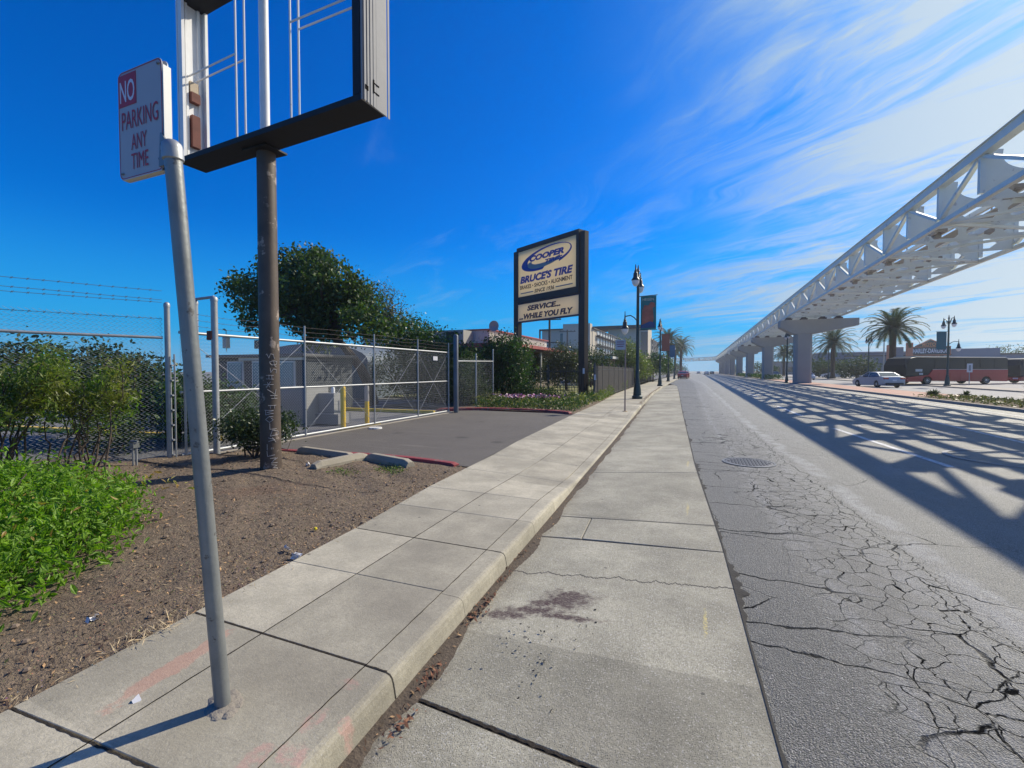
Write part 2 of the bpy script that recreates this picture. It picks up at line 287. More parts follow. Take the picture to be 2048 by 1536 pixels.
# ---------------------------------------------------------------- mesh helpers
def rotz(a): return Matrix.Rotation(a,4,'Z')
class MB:
    def __init__(s): s.v=[]; s.f=[]
    def add(s,v,f):
        o=len(s.v); s.v+= [tuple(p) for p in v]; s.f+=[tuple(i+o for i in q) for q in f]; return s
    def box(s,c,d,T=None,rz=0):
        x,y,z=d[0]/2,d[1]/2,d[2]/2
        P=[Vector((a*x,b*y,e*z)) for e in(-1,1) for b in(-1,1) for a in(-1,1)]
        if rz: P=[rotz(rz)@p for p in P]
        P=[p+Vector(c) for p in P]
        if T: P=[T@p for p in P]
        return s.add(P,[(0,2,3,1),(4,5,7,6),(0,1,5,4),(2,6,7,3),(0,4,6,2),(1,3,7,5)])
    def bar(s,a,b,w,h=None,up=(0,0,1)):
        a=Vector(a);b=Vector(b); d=(b-a); L=d.length
        if L<1e-6: return s
        d/=L; h=h or w; u=Vector(up)
        if abs(d.dot(u))>.98: u=Vector((1,0,0))
        r=d.cross(u).normalized(); u=r.cross(d)
        P=[p+r*(i*w/2)+u*(j*h/2) for p in(a,b) for (i,j) in((-1,-1),(1,-1),(1,1),(-1,1))]
        return s.add(P,[(0,1,2,3),(7,6,5,4),(0,4,5,1),(1,5,6,2),(2,6,7,3),(3,7,4,0)])
    def tube(s,pts,r,n=8,cap=True):
        pts=[Vector(p) for p in pts]; rs=r if hasattr(r,'__len__') else [r]*len(pts); V=[]; F=[]; pu=None
        for i,p in enumerate(pts):
            d=(pts[min(i+1,len(pts)-1)]-pts[max(i-1,0)]).normalized()
            if pu is None:
                a=Vector((0,0,1)) if abs(d.z)<.9 else Vector((0,1,0)); u=d.cross(a).normalized()
            else: u=(pu-d*pu.dot(d)).normalized()
            pu=u; w=d.cross(u)
            for j in range(n):
                t=2*math.pi*j/n; V.append(p+(u*math.cos(t)+w*math.sin(t))*rs[i])
        for i in range(len(pts)-1):
            for j in range(n):
                k=(j+1)%n; F.append((i*n+j,i*n+k,(i+1)*n+k,(i+1)*n+j))
        if cap: F.append(tuple(range(n-1,-1,-1))); F.append(tuple(range((len(pts)-1)*n,len(pts)*n)))
        return s.add(V,F)
    def lathe(s,c,prof,n=12):
        c=Vector(c); V=[];F=[]
        for (r,z) in prof:
            for j in range(n):
                t=2*math.pi*j/n; V.append(c+Vector((r*math.cos(t),r*math.sin(t),z)))
        for i in range(len(prof)-1):
            for j in range(n):
                k=(j+1)%n; F.append((i*n+j,i*n+k,(i+1)*n+k,(i+1)*n+j))
        F.append(tuple(range(n-1,-1,-1))); F.append(tuple(range((len(prof)-1)*n,len(prof)*n)))
        return s.add(V,F)
    def prism(s,poly,a,b,fn):
        """poly 2D extruded between a and b, fn(p0,p1,t)->3D"""
        n=len(poly); V=[fn(p[0],p[1],a) for p in poly]+[fn(p[0],p[1],b) for p in poly]
        F=[tuple(range(n-1,-1,-1)),tuple(range(n,2*n))]+[(i,(i+1)%n,n+(i+1)%n,n+i) for i in range(n)]
        return s.add(V,F)
    def build(s,name,mat,parent=None,smooth=False,label=None,cat=None,group=None,kind=None,bevel=0,T=None):
        me=bpy.data.meshes.new(name); me.from_pydata(s.v,[],s.f); me.materials.append(mat)
        bm=bmesh.new(); bm.from_mesh(me); bmesh.ops.recalc_face_normals(bm,faces=bm.faces); bm.to_mesh(me); bm.free()
        if smooth: me.polygons.foreach_set('use_smooth',[True]*len(me.polygons)); 
        o=bpy.data.objects.new(name,me); COL.objects.link(o)
        if parent: o.parent=parent
        if bevel:
            b=o.modifiers.new('b','BEVEL'); b.width=bevel; b.segments=2; b.limit_method='ANGLE'
        if smooth:
            me.set_sharp_from_angle(angle=R(40))
        tag(o,label,cat,group,kind); return o
def tag(o,label=None,cat=None,group=None,kind=None):
    if label: o['label']=label
    if cat: o['category']=cat
    if group: o['group']=group
    if kind: o['kind']=kind
    return o
def empty(name,loc,rz=0,label=None,cat=None,group=None):
    o=bpy.data.objects.new(name,None); COL.objects.link(o); o.location=loc; o.rotation_euler=(0,0,rz); o.empty_display_size=.2
    return tag(o,label,cat,group)
def copy_tree(o,parent=None):
    c=o.copy(); COL.objects.link(c)
    if parent: c.parent=parent
    for ch in [q for q in bpy.data.objects if q.parent==o]: copy_tree(ch,c)
    return c
def structure(name,mb,mat,**k): return mb.build(name,mat,kind='structure',**k)
def lin(x,pts):
    if x<=pts[0][0]: return pts[0][1]+(x-pts[0][0])*(pts[1][1]-pts[0][1])/(pts[1][0]-pts[0][0])
    for (a,b),(c,d_) in zip(pts,pts[1:]):
        if x<=c: return b+(d_-b)*(x-a)/(c-a)
    return pts[-1][1]
def text(s_,name,mat,parent,o,r,u,w,h,bold=0.,shear=0.,ext=.004,fit=True,stretch=1.):
    """lettering fitted into the box of width w and height h whose lower left corner is o"""
    cu=bpy.data.curves.new('t','FONT'); cu.body=s_; cu.size=1; cu.extrude=0; cu.offset=bold; cu.shear=shear; cu.resolution_u=3
    ob=bpy.data.objects.new('t',cu); COL.objects.link(ob); bpy.context.view_layer.update()
    me=bpy.data.meshes.new_from_object(ob.evaluated_get(bpy.context.evaluated_depsgraph_get()))
    bpy.data.objects.remove(ob)
    V=np.array([v.co[:] for v in me.vertices]); mn=V.min(0); mx=V.max(0)
    o=Vector(o);r=Vector(r).normalized();u=Vector(u).normalized(); nn=r.cross(u)
    kx=w/(mx[0]-mn[0]); ky=h/(mx[1]-mn[1]) if h else kx
    for v in me.vertices:
        p=o+r*((v.co.x-mn[0])*kx)+u*((v.co.y-mn[1])*ky)+nn*ext; v.co=p
    me.name=name; me.materials.clear(); me.materials.append(mat)
    ob=bpy.data.objects.new(name,me); COL.objects.link(ob); ob.parent=parent
    if parent: ob.matrix_parent_inverse=Matrix.Identity(4)
    return ob
def leaf_mb(P,size,aspect=.5,flat=0.,six=False,sv=.28,droop=0.):
    """one mesh of leaf-sized faces at the points P"""
    P=np.asarray(P); n=len(P); nr=rng.normal(size=(n,3)); nr[:,2]=nr[:,2]*(1-flat)+flat*2.2; nr/=np.linalg.norm(nr,axis=1)[:,None]
    t=rng.normal(size=(n,3)); t[:,2]-=droop; t-=nr*(t*nr).sum(1)[:,None]; t/=np.linalg.norm(t,axis=1)[:,None]; b=np.cross(nr,t)
    L=(size*(1+sv*rng.normal(size=n)).clip(.4,1.9))[:,None]; w=L*aspect
    if six: vs=[P-t*L*.5, P-t*L*.15+b*w*.5+nr*w*.12, P+t*L*.25+b*w*.36+nr*w*.12, P+t*L*.55-nr*L*.1, P+t*L*.25-b*w*.36+nr*w*.12, P-t*L*.15-b*w*.5+nr*w*.12]
    else: vs=[P-t*L*.5,P+b*w*.5,P+t*L*.5,P-b*w*.5]
    m=len(vs); V=np.stack(vs,1).reshape(-1,3); mb=MB(); mb.v=V.tolist()
    if six: mb.f=[q for i in range(n) for q in ((i*6,i*6+1,i*6+2,i*6+3),(i*6,i*6+3,i*6+4,i*6+5))]
    else: mb.f=[(i*4,i*4+1,i*4+2,i*4+3) for i in range(n)]
    return mb
def fast(mb,name,mat,parent=None,**k):
    me=bpy.data.meshes.new(name); me.from_pydata(mb.v,[],mb.f); me.materials.append(mat)
    o=bpy.data.objects.new(name,me); COL.objects.link(o)
    if parent: o.parent=parent
    tag(o,k.get('label'),k.get('cat'),k.get('group'),k.get('kind')); return o
def blob_points(blobs,n,clump=.35,per=14,shell=.55):
    """points in clumps near the surface of a union of ellipsoids (x,y,z,rx,ry,rz)"""
    B=np.array(blobs); vol=B[:,3]*B[:,4]*B[:,5]; vol=vol**.67; pr_=vol/vol.sum(); nc=max(1,n//per)
    k=rng.choice(len(B),nc,p=pr_); dd=rng.normal(size=(nc,3)); dd/=np.linalg.norm(dd,axis=1)[:,None]
    rr=(shell+(1-shell)*rng.random(nc)**.6)[:,None]*(1+.10*rng.normal(size=(nc,1)))
    C=B[k,:3]+dd*rr*B[k,3:]
    P=np.repeat(C,per,0)+rng.normal(size=(nc*per,3))*clump*.5
    return P
# ================================================================ THE GROUND
def cX(Y): return lin(Y,[(-4,-1.06),(0,-1.26),(10,-1.72),(20,-2.24),(30,-2.72),(45,-3.1),(80,-3.4),(150,-3.4),(420,-3.)])
def gX(Y): return lin(Y,[(-4,.62),(2,.32),(4.3,.215),(7.8,-.02),(17.5,-.49),(35,-1.26),(50,-2.0),(56,-3.0),(60,-3.2),(420,-3.)])
def LX(Y): return lin(Y,[(-4,-2.55),(1,-2.72),(3.3,-2.91),(4.84,-3.11),(7.07,-3.26),(8.63,-3.43),(14.5,-3.82),(20,-4.1),(30,-4.9),(45,-5.4),(80,-6.2),(420,-7.)])
def mX(Y): return lin(Y,[(-6,10.9),(21,10.7),(35,10.45),(60,10.0),(90,10.0),(420,10.5)])
def nX(Y): return lin(Y,[(-6,15.0),(28,14.2),(45,13.2),(60,13.0),(420,13.5)])
def kerb_h(Y):   # height of the kerb top (0 = pavement); it drops at the driveway
    return lin(Y,[(-4,0),(4.74,0),(6.3,-.085),(14.2,-.085),(16,-.02),(60,0),(400,0)])
def sheet(name,mat,fl,fr,zf,Ys,nx,us=None,**k):
    mb=MB(); us=us or [i/nx for i in range(nx+1)]; m=len(us)
    for Y in Ys:
        a,b=fl(Y),fr(Y)
        for u in us: X=a+(b-a)*u; mb.v.append((X,Y,zf(X,Y)))
    for i in range(len(Ys)-1):
        for j in range(m-1): mb.f.append((i*m+j,i*m+j+1,(i+1)*m+j+1,(i+1)*m+j))
    return fast(mb,name,mat,kind='structure',**k)
Yl=[-6,-4,-2,0,1,2,3,4,5,6,7,8,10,12,14,17,20,25,30,35,40,45,50,53,56,58,60,70,80,100,130,160,200,250,300,360,420]
def zroad(X,Y):
    g=gX(Y); t=max(0,min(1,(X-g)/6)); return -.072+.045*t
sheet('road',MROAD,gX,lambda Y:mX(Y)+.02,zroad,Yl,12)
structure('ground',MB().add([(-900,-30,-.35),(900,-30,-.35),(900,2500,-.35),(-900,2500,-.35)],[(0,1,2,3)]),MGRD)
MB().add([(-260,-12,-.03),(-7.6,-12,-.03),(-7.75,4.5,-.03),(-7.75,15,-.03),(-11,15,-.03),(-11,60,-.03),(-7,60,-.03),(-7.5,420,-.03),(-260,420,-.03)],[tuple(range(9))]).build('parking_lot',MLOT,kind='structure')
# gutter pan: separate slabs with open joints
def pt(a,b,t): return a+(b-a)*t
JY=[(-4,-4.2),(-1.4,-1.5),(1.80,1.62),(4.04,4.12),(4.69,4.80),(6.9,7.24),(9.44,9.62),(11.5,11.75),(13.7,14),(16,16.3),(18.5,18.8),(21,21.4),(24,24.4),(27,27.4),(30,30.4),(33,33.4),(36,36.4),(39,39.3),(42,42.3),(45,45.2),(48,48.1),(52,52)]
pan=MB()
def slab(mb,q,zt,zb=-.05,ch=.006):
    """q: four (x,y,z) corners ccw on top; chamfered slab"""
    q=[Vector(p) for p in q]; c=sum(q,Vector())/4
    ins=[p+(c-p).normalized()*ch*1.6 for p in q]; lo=[Vector((p.x,p.y,p.z-ch)) for p in q]; bt=[Vector((p.x,p.y,p.z+zb)) for p in q]
    mb.add(ins+lo+bt,[(0,1,2,3)]+[(4+i,4+(i+1)%4,(i+1)%4,i) for i in range(4)]+[(8+i,8+(i+1)%4,4+(i+1)%4,4+i) for i in range(4)])
def zc(Y): return -.135
for i in range(len(JY)-1):
    (a0,b0),(a1,b1)=JY[i],JY[i+1]; gp=.014 if i==1 else .005
    if i==2: gp=.004
    ga=(.009 if i==2 else .003); gb=(.009 if i==1 else .003)
    sub=max(1,int((a1-a0)/1.2)) 
    e=.07 if a0<30 else .07
    q=[(cX(a0)-.02,a0+ga,zc(a0)),(gX(b0),b0+ga,-.066),(gX(b1),b1-gb,-.066),(cX(a1)-.02,a1-gb,zc(a1))]
    if i in(3,):  # short panel with a lengthwise joint
        xm0,xm1=-.99,-1.03; zm=-.118
        slab(pan,[q[0],(xm0,a0+.06,zm),(xm1,a1+.02,zm),q[3]],0)
        slab(pan,[(xm0+.006,a0+.064,zm),q[1],q[2],(xm1+.006,a1+.026,zm)],0)
    else: slab(pan,q,0)
structure('gutter_pan',pan,MPAN)
sheet('gutter_base',M('joint_dirt',(.045,.038,.03),.95,var=.4,vs=20),lambda Y:cX(Y)-.2,lambda Y:gX(Y)+.03,lambda X,Y:-.155 if X<gX(Y)-.5 else -.084,[q for q in Yl if q<=53],2,us=[0,.9,1.])
# pavement slabs and kerb
JW=[(-4,-4),(-2.3,-2.2),(-.75,-.6),(.10,.2),(.93,1.0),(1.735,1.74),(2.50,2.53),(3.26,3.26),(4.03,4.04),(4.80,4.76),(5.9,5.9),(7.07,7.1),(8.63,8.7),(10.2,10.3),(11.7,11.8),(13.2,13.3),(14.8,14.9)]
while JW[-1][0]<150: JW.append((JW[-1][0]+(1.52 if JW[-1][0]<40 else 6),)*2)
walk=MB(); kerb=MB()
def xm(Y): return lin(Y,[(-4,-2.0),(1.7,-2.21),(7,-2.40),(15,-2.85),(30,-3.55),(60,-4.4),(400,-5)])
def zw(X,Y):
    kx=cX(Y)-.16; l=LX(Y); t=max(0,min(1,(X-l)/(kx-l))); return kerb_h(Y)*t**1.5
for i in range(len(JW)-1):
    a,b=JW[i],JW[i+1]; wide0=JW[i][0] in(.93,1.735,3.26); wide1=JW[i+1][0] in(.93,1.735,3.26)
    g0=.0055 if wide0 else .0026; g1=.0055 if wide1 else .0026; ya=a[0]+g0; yb=b[0]-g1; s=.0024
    ke=lambda Y:cX(Y)-.155
    def Q(f0,f1,e0,e1,t0,t1):
        A0,A1,B0,B1=[pt(p_[0],p_[1],t_)+g_ for p_,g_ in((a,g0),(b,-g1)) for t_ in(t0,t1)]
        return [(f0(A0)+e0,A0,zw(f0(A0),A0)),(f1(A1)-e1,A1,zw(f1(A1),A1)),(f1(B1)-e1,B1,zw(f1(B1),B1)),(f0(B0)+e0,B0,zw(f0(B0),B0))]
    slab(walk,Q(LX,xm,0,s,0,.5),0,-.06,.0022); slab(walk,Q(xm,ke,s,.0012,.5,1.),0,-.06,.0022)
    # kerb length with rounded nose; joints only at every wide crack
    n=4
    for j in range(n):
        y0=ya+(yb-ya)*j/n; y1=ya+(yb-ya)*(j+1)/n; y0-=(g0-.0012) if (j==0 and not wide0) else 0
        P=[]
        for yy in (y0,y1):
            hh=kerb_h(yy); c_=cX(yy); fz=-.14; lean=.028
            P.append([(c_-.153,yy,hh),(c_-.03,yy,hh-.002),(c_-.010,yy,hh-.008),(c_+.003,yy,hh-.022),(c_+.012,yy,hh-.05 if hh-.05>fz else fz+.01),(c_+lean,yy,fz),(c_-.153,yy,fz)])
        v=P[0]+P[1]; m_=7; f=[(q,q+1,m_+q+1,m_+q) for q in range(m_-1)]
        if j==0: f.append(tuple(range(m_-1,-1,-1)))
        if j==n-1: f.append(tuple(range(m_,2*m_)))
        kerb.add(v,f)
structure('sidewalk',walk,MWALK); structure('curb',kerb,MWALK)
sheet('sidewalk_base',M('joint_dirt',(.045,.038,.03)),lambda Y:LX(Y)+.01,lambda Y:cX(Y)-.12,lambda X,Y:zw(X,Y)-.02,[q for q in Yl if q<=130],6)
def dirt_line(b,P,wa,wb,zf,seed=0.):
    n_=len(b.v); L=0
    for i,(X,Y) in enumerate(P):
        a_=P[max(i-1,0)];c_=P[min(i+1,len(P)-1)]; t_=Vector((c_[0]-a_[0],c_[1]-a_[1],0)).normalized(); nn=Vector((-t_.y,t_.x,0))
        w=wa+(wb-wa)*max(0,math.sin(i*.9+seed)*math.sin(i*.37+seed*2)+.3*math.sin(i*2.7)); o_=.25*w*math.sin(i*1.9)
        for sg in(-.5,.5): q=Vector((X,Y,0))+nn*(w*sg+o_); b.v.append((q.x,q.y,zf(X,Y)))
        if i: b.f.append((n_+2*i-2,n_+2*i-1,n_+2*i+1,n_+2*i))
b=MB(); MJ=M('packed_joint_dirt',(.040,.034,.028),.98,var=.5,vs=60,bs=90,bd=.006,spec=.1)
for fn in (lambda Y:xm(Y)-.0002,lambda Y:cX(Y)-.1565):
    dirt_line(b,[(fn(-3+j*.05),-3+j*.05) for j in range(int(33/.05))],.0045,.0075,lambda X,Y:zw(X,Y)+.0012,fn(0))
for (q0,q1) in ((.93,1.0),(1.735,1.74),(3.26,3.26)):
    y0,y1=q0,q1; dirt_line(b,[(pt(LX(y0),cX(y1)-.03,j/60),pt(y0,y1,j/60)) for j in range(61)],.008,.012,lambda X,Y:zw(min(X,cX(Y)-.17),Y)+.0012,y0)
for (y0,y1,wa,wb) in ((1.80,1.62,.014,.024),(4.69,4.80,.005,.008),(4.04,4.12,.005,.010)):
    xa,xb=cX(y0)+.02,gX(y1); dirt_line(b,[(pt(xa,xb,j/90),pt(y0,y1,j/90)) for j in range(91)],wa,wb,lambda X,Y:-.135+.069*min(1,max(0,(X-cX(Y)+.02)/(gX(Y)-cX(Y)+.02)))+.0016,y0)
fast(b,'joint_dirt_lines',MJ,kind='structure')
# driveway
sheet('driveway',MDRIVE,lambda Y:-8.1,lambda Y:LX(Y)+.004,lambda X,Y:-.001,[6.02,8,10,12,14.8],2)
# dirt bed in the foreground
def zd(X,Y):
    e=min(1,max(0,(LX(Y)-X)/.5)); e2=min(1,max(0,(6.1-Y)/.6)); k_=e*e2
    return -.012+k_*(.035+.03*math.sin(X*2.1+1)*math.sin(Y*1.7)+.012*math.sin(X*7+Y*3)*math.sin(Y*6.1)+.04*max(0,min(1,(-3-X)/3))+.020*noise.noise((X*3.1,Y*3.1,0))+.012*noise.noise((X*9,Y*9,3)))
sheet('dirt_bed',MDIRT,lambda Y:-9.6 if Y<4.2 else (-8.0 if Y<5.1 else -7.4),lambda Y:LX(Y)+.03,zd,[-4+.06*i for i in range(int(10.05/.06)+1)],92)
sheet('planting_bed',MDIRT,lambda Y:-12 ,lambda Y:LX(Y)+.02,lambda X,Y:-.012+.05*min(1,max(0,(LX(Y)-X)/.6)),[14.95+i*1. for i in range(31)],12)
# median: kerb, brick, planting soil; far carriageway and far pavement
Ym=[q for q in Yl if q>=-6]
mk_=MB()
for a,b in zip(Ym,Ym[1:]):
    for (x0,x1) in ((mX,lambda Y:mX(Y)+.17),(lambda Y:nX(Y)-.17,nX)):
        v=[(x0(a),a,-.2),(x1(a),a,-.2),(x1(b),b,-.2),(x0(b),b,-.2)]+[(x0(a),a,.09),(x1(a),a,.09),(x1(b),b,.09),(x0(b),b,.09)]
        mk_.add(v,[(0,1,5,4),(1,2,6,5),(2,3,7,6),(3,0,4,7),(4,5,6,7)])
structure('median_curb',mk_,MKERB)
sheet('median_brick_paving',MBRICK,lambda Y:mX(Y)+.165,lambda Y:nX(Y)-.165,lambda X,Y:.085,[30.5]+[q for q in Yl if 31<q<80]+[80],1)
sheet('median_soil',MDIRT,lambda Y:mX(Y)+.165,lambda Y:nX(Y)-.165,lambda X,Y:.07+.03*math.sin(X*5)*math.sin(Y*2),[-6+i*.8 for i in range(46)]+[30.5],8)
sheet('median_soil_far',MDIRT,lambda Y:mX(Y)+.165,lambda Y:nX(Y)-.165,lambda X,Y:.08,[80,100,140,200,260,420],1)
sheet('far_road',MFAR,lambda Y:nX(Y)-.01,lambda Y:21.0,lambda X,Y:-.06,Ym,2)
fk=MB(); fk.box((21.1,207,-.04),(.2,430,.18)); structure('far_curb',fk,MKERB)
structure('far_pavement',MB().add([(21.2,-8,.048),(24,-8,.048),(24,420,.048),(21.2,420,.048)],[(0,1,2,3)]),MKERB)
structure('far_lot',MB().add([(24,-8,.02),(420,-8,.02),(420,900,.02),(24,900,.02)],[(0,1,2,3)]),MFAR)
# worn white lane paint
MLINE=M('worn_lane_paint',(.62,.62,.60),.7,var=.2,vs=6,col2=(.20,.20,.20),c2t=.54,c2s=16)
ln=MB()
def paint(x0,y0,x1,y1,w):
    for k_ in range(4):
        a=k_/4;b=(k_+1)/4; X0,Y0,X1,Y1=pt(x0,x1,a),pt(y0,y1,a),pt(x0,x1,b),pt(y0,y1,b)
        ln.add([(X0-w/2,Y0,zroad(X0,Y0)+.004),(X0+w/2,Y0,zroad(X0,Y0)+.004),(X1+w/2,Y1,zroad(X1,Y1)+.004),(X1-w/2,Y1,zroad(X1,Y1)+.004)],[(0,1,2,3)])
paint(3.66,9.0,3.30,14.0,.11)
for yy in (17.5,29,41,53,65,80,95): paint(3.22,yy,3.15,yy+4.5,.12)
paint(6.2,12,6.45,20,.11)
for yy in (24,36,48,60,75,90): paint(6.5,yy,6.5,yy+5,.12)
paint(9.9,-2,9.6,40,.10); paint(9.6,40,9.3,200,.12)
structure('lane_markings',ln,MLINE)
ll=MB()
for (cx,cy) in ((5.0,10.2),(4.9,14.5),(8.0,12.)):
    for j in range(32):
        t0=2*math.pi*j/32;t1=2*math.pi*(j+1)/32; z_=-.026
        ll.add([(cx+r_*math.cos(t),cy+r_*math.sin(t),zroad(cx,cy)+.004) for r_,t in((.86,t0),(.93,t0),(.93,t1),(.86,t1))],[(0,1,2,3)])
structure('detector_loop_cuts',ll,M('sealed_cut',(.30,.30,.30),.7))
# manhole
mh=empty('manhole_cover',(.80,8.34,zroad(.8,8.34)),0,'round cast iron manhole cover set in the cracked asphalt beside the gutter','manhole cover')
b=MB(); b.lathe((0,0,0),[(.355,.0),(.355,.007),(.34,.009)],40)
for i in range(-6,7):
    for j in range(-6,7):
        if (i*i+j*j)*.0025<.095: b.box((i*.05,j*.05,.011),(.028,.028,.006),rz=.6)
b.build('cover',M('cast_iron',(.13,.13,.135),.55,.4,var=.4,vs=20),mh)
b=MB(); pr=[(.365,0),(.40,0),(.40,.010),(.365,.010)]; n_=40
for j in range(n_):
    t0=2*math.pi*j/n_;t1=2*math.pi*(j+1)/n_
    V=[(r_*math.cos(t),r_*math.sin(t),z_) for t in(t0,t1) for r_,z_ in pr]; b.add(V,[(0,1,5,4),(1,2,6,5),(2,3,7,6),(3,0,4,7)])
b.build('frame',M('cast_iron_ring',(.16,.16,.155),.5,.4,var=.3,vs=20),mh)
# dirt line in the gutter, litter
b=MB(); yy=-2.; prev=None
gd=[]
while yy<22:
    t=.05+.055*abs(math.sin(yy*2.3)+.6*math.sin(yy*5.1+1))*(.8 if yy<6 else .6)+.012*rng.random(); gd.append((yy,t)); yy+=.035
for (y0,t0),(y1,t1) in zip(gd,gd[1:]):
    zz_=-.128; a0,a1=cX(y0)+.015,cX(y1)+.015
    b.add([(a0-.01,y0,zz_+.012),(a0+t0*.5,y0,zz_+.010),(a0+t0,y0,zz_-.001),(a1-.01,y1,zz_+.012),(a1+t1*.5,y1,zz_+.010),(a1+t1,y1,zz_-.001)],[(0,1,4,3),(1,2,5,4)])
fast(b,'gutter_dirt',M('gutter_silt',(.085,.065,.048),.95,var=.5,vs=30,bs=60,bd=.01,col2=(.22,.16,.10),c2t=.62,c2s=60),kind='stuff',label='dark silt and crumbs lying along the foot of the curb',cat='dirt')
def litter(name,n_,f,size,mat,label,asp=.35,cat='litter'):
    P=np.array([f() for _ in range(n_)]); mb=leaf_mb(P,size,asp,flat=.85,sv=.5); return fast(mb,name,mat,kind='stuff',label=label,cat=cat)
MLIT=M('dry_leaf',(.42,.26,.13),.9,var=.6,vs=40); MLITD=M('dark_chip',(.06,.035,.025),.9,var=.5,vs=40); MLITL=M('straw',(.46,.36,.22),.9,var=.4,vs=30)
def fg():
    y_=rng.random()*18-1; return (cX(y_)+.02+abs(rng.normal())*.05,y_,-.120+rng.random()*.01)
def cluster():
    c=[(-1.30,2.55),(-1.31,2.72),(-1.20,1.62),(-1.34,3.1),(-1.40,3.5),(-1.25,1.95)][rng.integers(6)]
    return (c[0]+rng.normal()*.025,c[1]+rng.normal()*.06,-.118+rng.random()*.015)
litter('gutter_leaves',420,fg,.022,MLIT,'small dry leaves caught in the gutter')
litter('gutter_leaf_piles',260,cluster,.024,M('rust_leaf',(.20,.09,.05),.9,var=.6,vs=40),'little heaps of rusty dry leaves against the curb')
def fdirt():
    while 1:
        y_=rng.random()*7.2-1.2; x_=LX(y_)-rng.random()**1.4*4.6
        if x_>-8: return (x_,y_,zd(x_,y_)+.006)
def fedge():
    y_=rng.random()*7-1; x_=LX(y_)+rng.normal()*.06-.03; return (x_,y_,max(0,zd(x_,y_))+.006)
litter('bed_leaf_litter',5200,fdirt,.020,MLIT,'dry brown leaf litter scattered over the bare earth')
litter('bed_dark_litter',4200,fdirt,.022,MLITD,'dark bark chips scattered over the bare earth')
litter('bed_straw',1500,fdirt,.035,MLITL,'pale straw bits scattered over the bare earth',.07)
litter('edge_straw',1100,fedge,.026,MLITL,'straw and twigs along the edge of the sidewalk',.10)
def fheap(): return (-2.78+rng.normal()*.05-.0,1.52+rng.normal()*.11,.008+rng.random()*.02)
litter('straw_heap',140,fheap,.05,MLITL,'small heap of dry straw at the edge of the sidewalk',.07)
b=MB()
for _ in range(520):
    x_,y_,z_=fdirt(); s=.006+.020*rng.random()**3; b.lathe((x_,y_,z_-s*.4),[(s*.6,0),(s,s*.5),(s*.5,s)],5)
fast(b,'pebbles',M('clods',(.20,.15,.11),.95,var=.5,vs=20),kind='stuff',label='small clods and pebbles lying on the bare earth',cat='pebbles')
for i_,(x_,y_,l_) in enumerate(((-2.86,2.56,'crumpled white tissue lying where earth meets sidewalk'),(-3.05,2.62,'small torn white paper on the bare earth'),(-3.15,1.42,'white crumpled wrapper beside the bright green shrub'),(-2.26,1.16,'flattened white paper scrap stuck on the sidewalk'),(-5.25,4.9,'white paper scrap beside the brown mast foot'))):
    P=np.array([[x_,y_,.02+max(0,zd(x_,y_))]]*7)+rng.normal(size=(7,3))*(.014,.014,.006); 
    if 'flattened' in l_: P=np.array([[x_,y_,.006]])
    fast(leaf_mb(P,.05,.7,flat=.5),'paper_scrap',MSIGNW,label=l_,cat='litter',group='bits of white paper litter')
b=MB(); b.lathe((-3.18,3.05,.01+zd(-3.18,3.05)),[(.008,0),(.016,.012),(.010,.026)],8); b.build('yellow_ball',M('yellow_ball',(.70,.55,.02),.5),label='tiny yellow fruit lying on the bare earth',cat='fruit')
def fclod():
    a_=[(-.93,2.42),(-.88,2.30),(-.75,2.28),(-.3,2.5),(-.62,2.6)][rng.integers(5)]; return (a_[0]+rng.normal()*.12,a_[1]+rng.normal()*.16,-.098)
litter('asphalt_crumbs',90,fclod,.014,M('tar_crumb',(.03,.03,.03),.9),'black crumbs scattered on the gutter concrete',.7)
# painted berm of the driveway (both sides) 
def ribbon(name,pts,w,h,mat,**k):
    mb=MB()
    for i,(X,Y) in enumerate(pts):
        a=pts[max(i-1,0)];c=pts[min(i+1,len(pts)-1)]; t=Vector((c[0]-a[0],c[1]-a[1],0)).normalized(); nn=Vector((-t.y,t.x,0))
        hh=h*(.4 if i in(0,len(pts)-1) else 1)
        for (o_,z_) in ((-.5,-.02),(-.36,hh*.8),(0,hh),(.36,hh*.8),(.5,-.02)): p=Vector((X,Y,0))+nn*o_*w; mb.v.append((p.x,p.y,z_))
        if i:
            for j in range(4): q=(i-1)*5+j; mb.f.append((q,q+1,q+6,q+5))
    mb.f.append((4,3,2,1,0)); q=len(pts)*5-5; mb.f.append((q,q+1,q+2,q+3,q+4))
    return mb.build(name,mat,smooth=True,**k)
def smoothpts(P,n_=6):
    out=[]
    for i in range(len(P)-1):
        p0=P[max(i-1,0)];p1=P[i];p2=P[i+1];p3=P[min(i+2,len(P)-1)]
        for j in range(n_):
            t=j/n_; out.append(tuple(.5*((2*b_)+(-a_+c_)*t+(2*a_-5*b_+4*c_-d_)*t*t+(-a_+3*b_-3*c_+d_)*t**3) for a_,b_,c_,d_ in zip(p0,p1,p2,p3)))
    return out+[tuple(P[-1])]
ribbon('red_curb',smoothpts([(-7.2,5.85),(-6.4,5.95),(-5.5,6.1),(-4.6,6.16),(-4.0,6.12),(-3.4,6.02)]),.16,.05,MRED,kind='structure')
ribbon('red_curb_far',smoothpts([(-8.8,14.1),(-7.6,14.9),(-6.4,15.15),(-5.2,15.1),(-4.4,14.9),(-3.9,14.6)]),.18,.10,MRED,kind='structure')
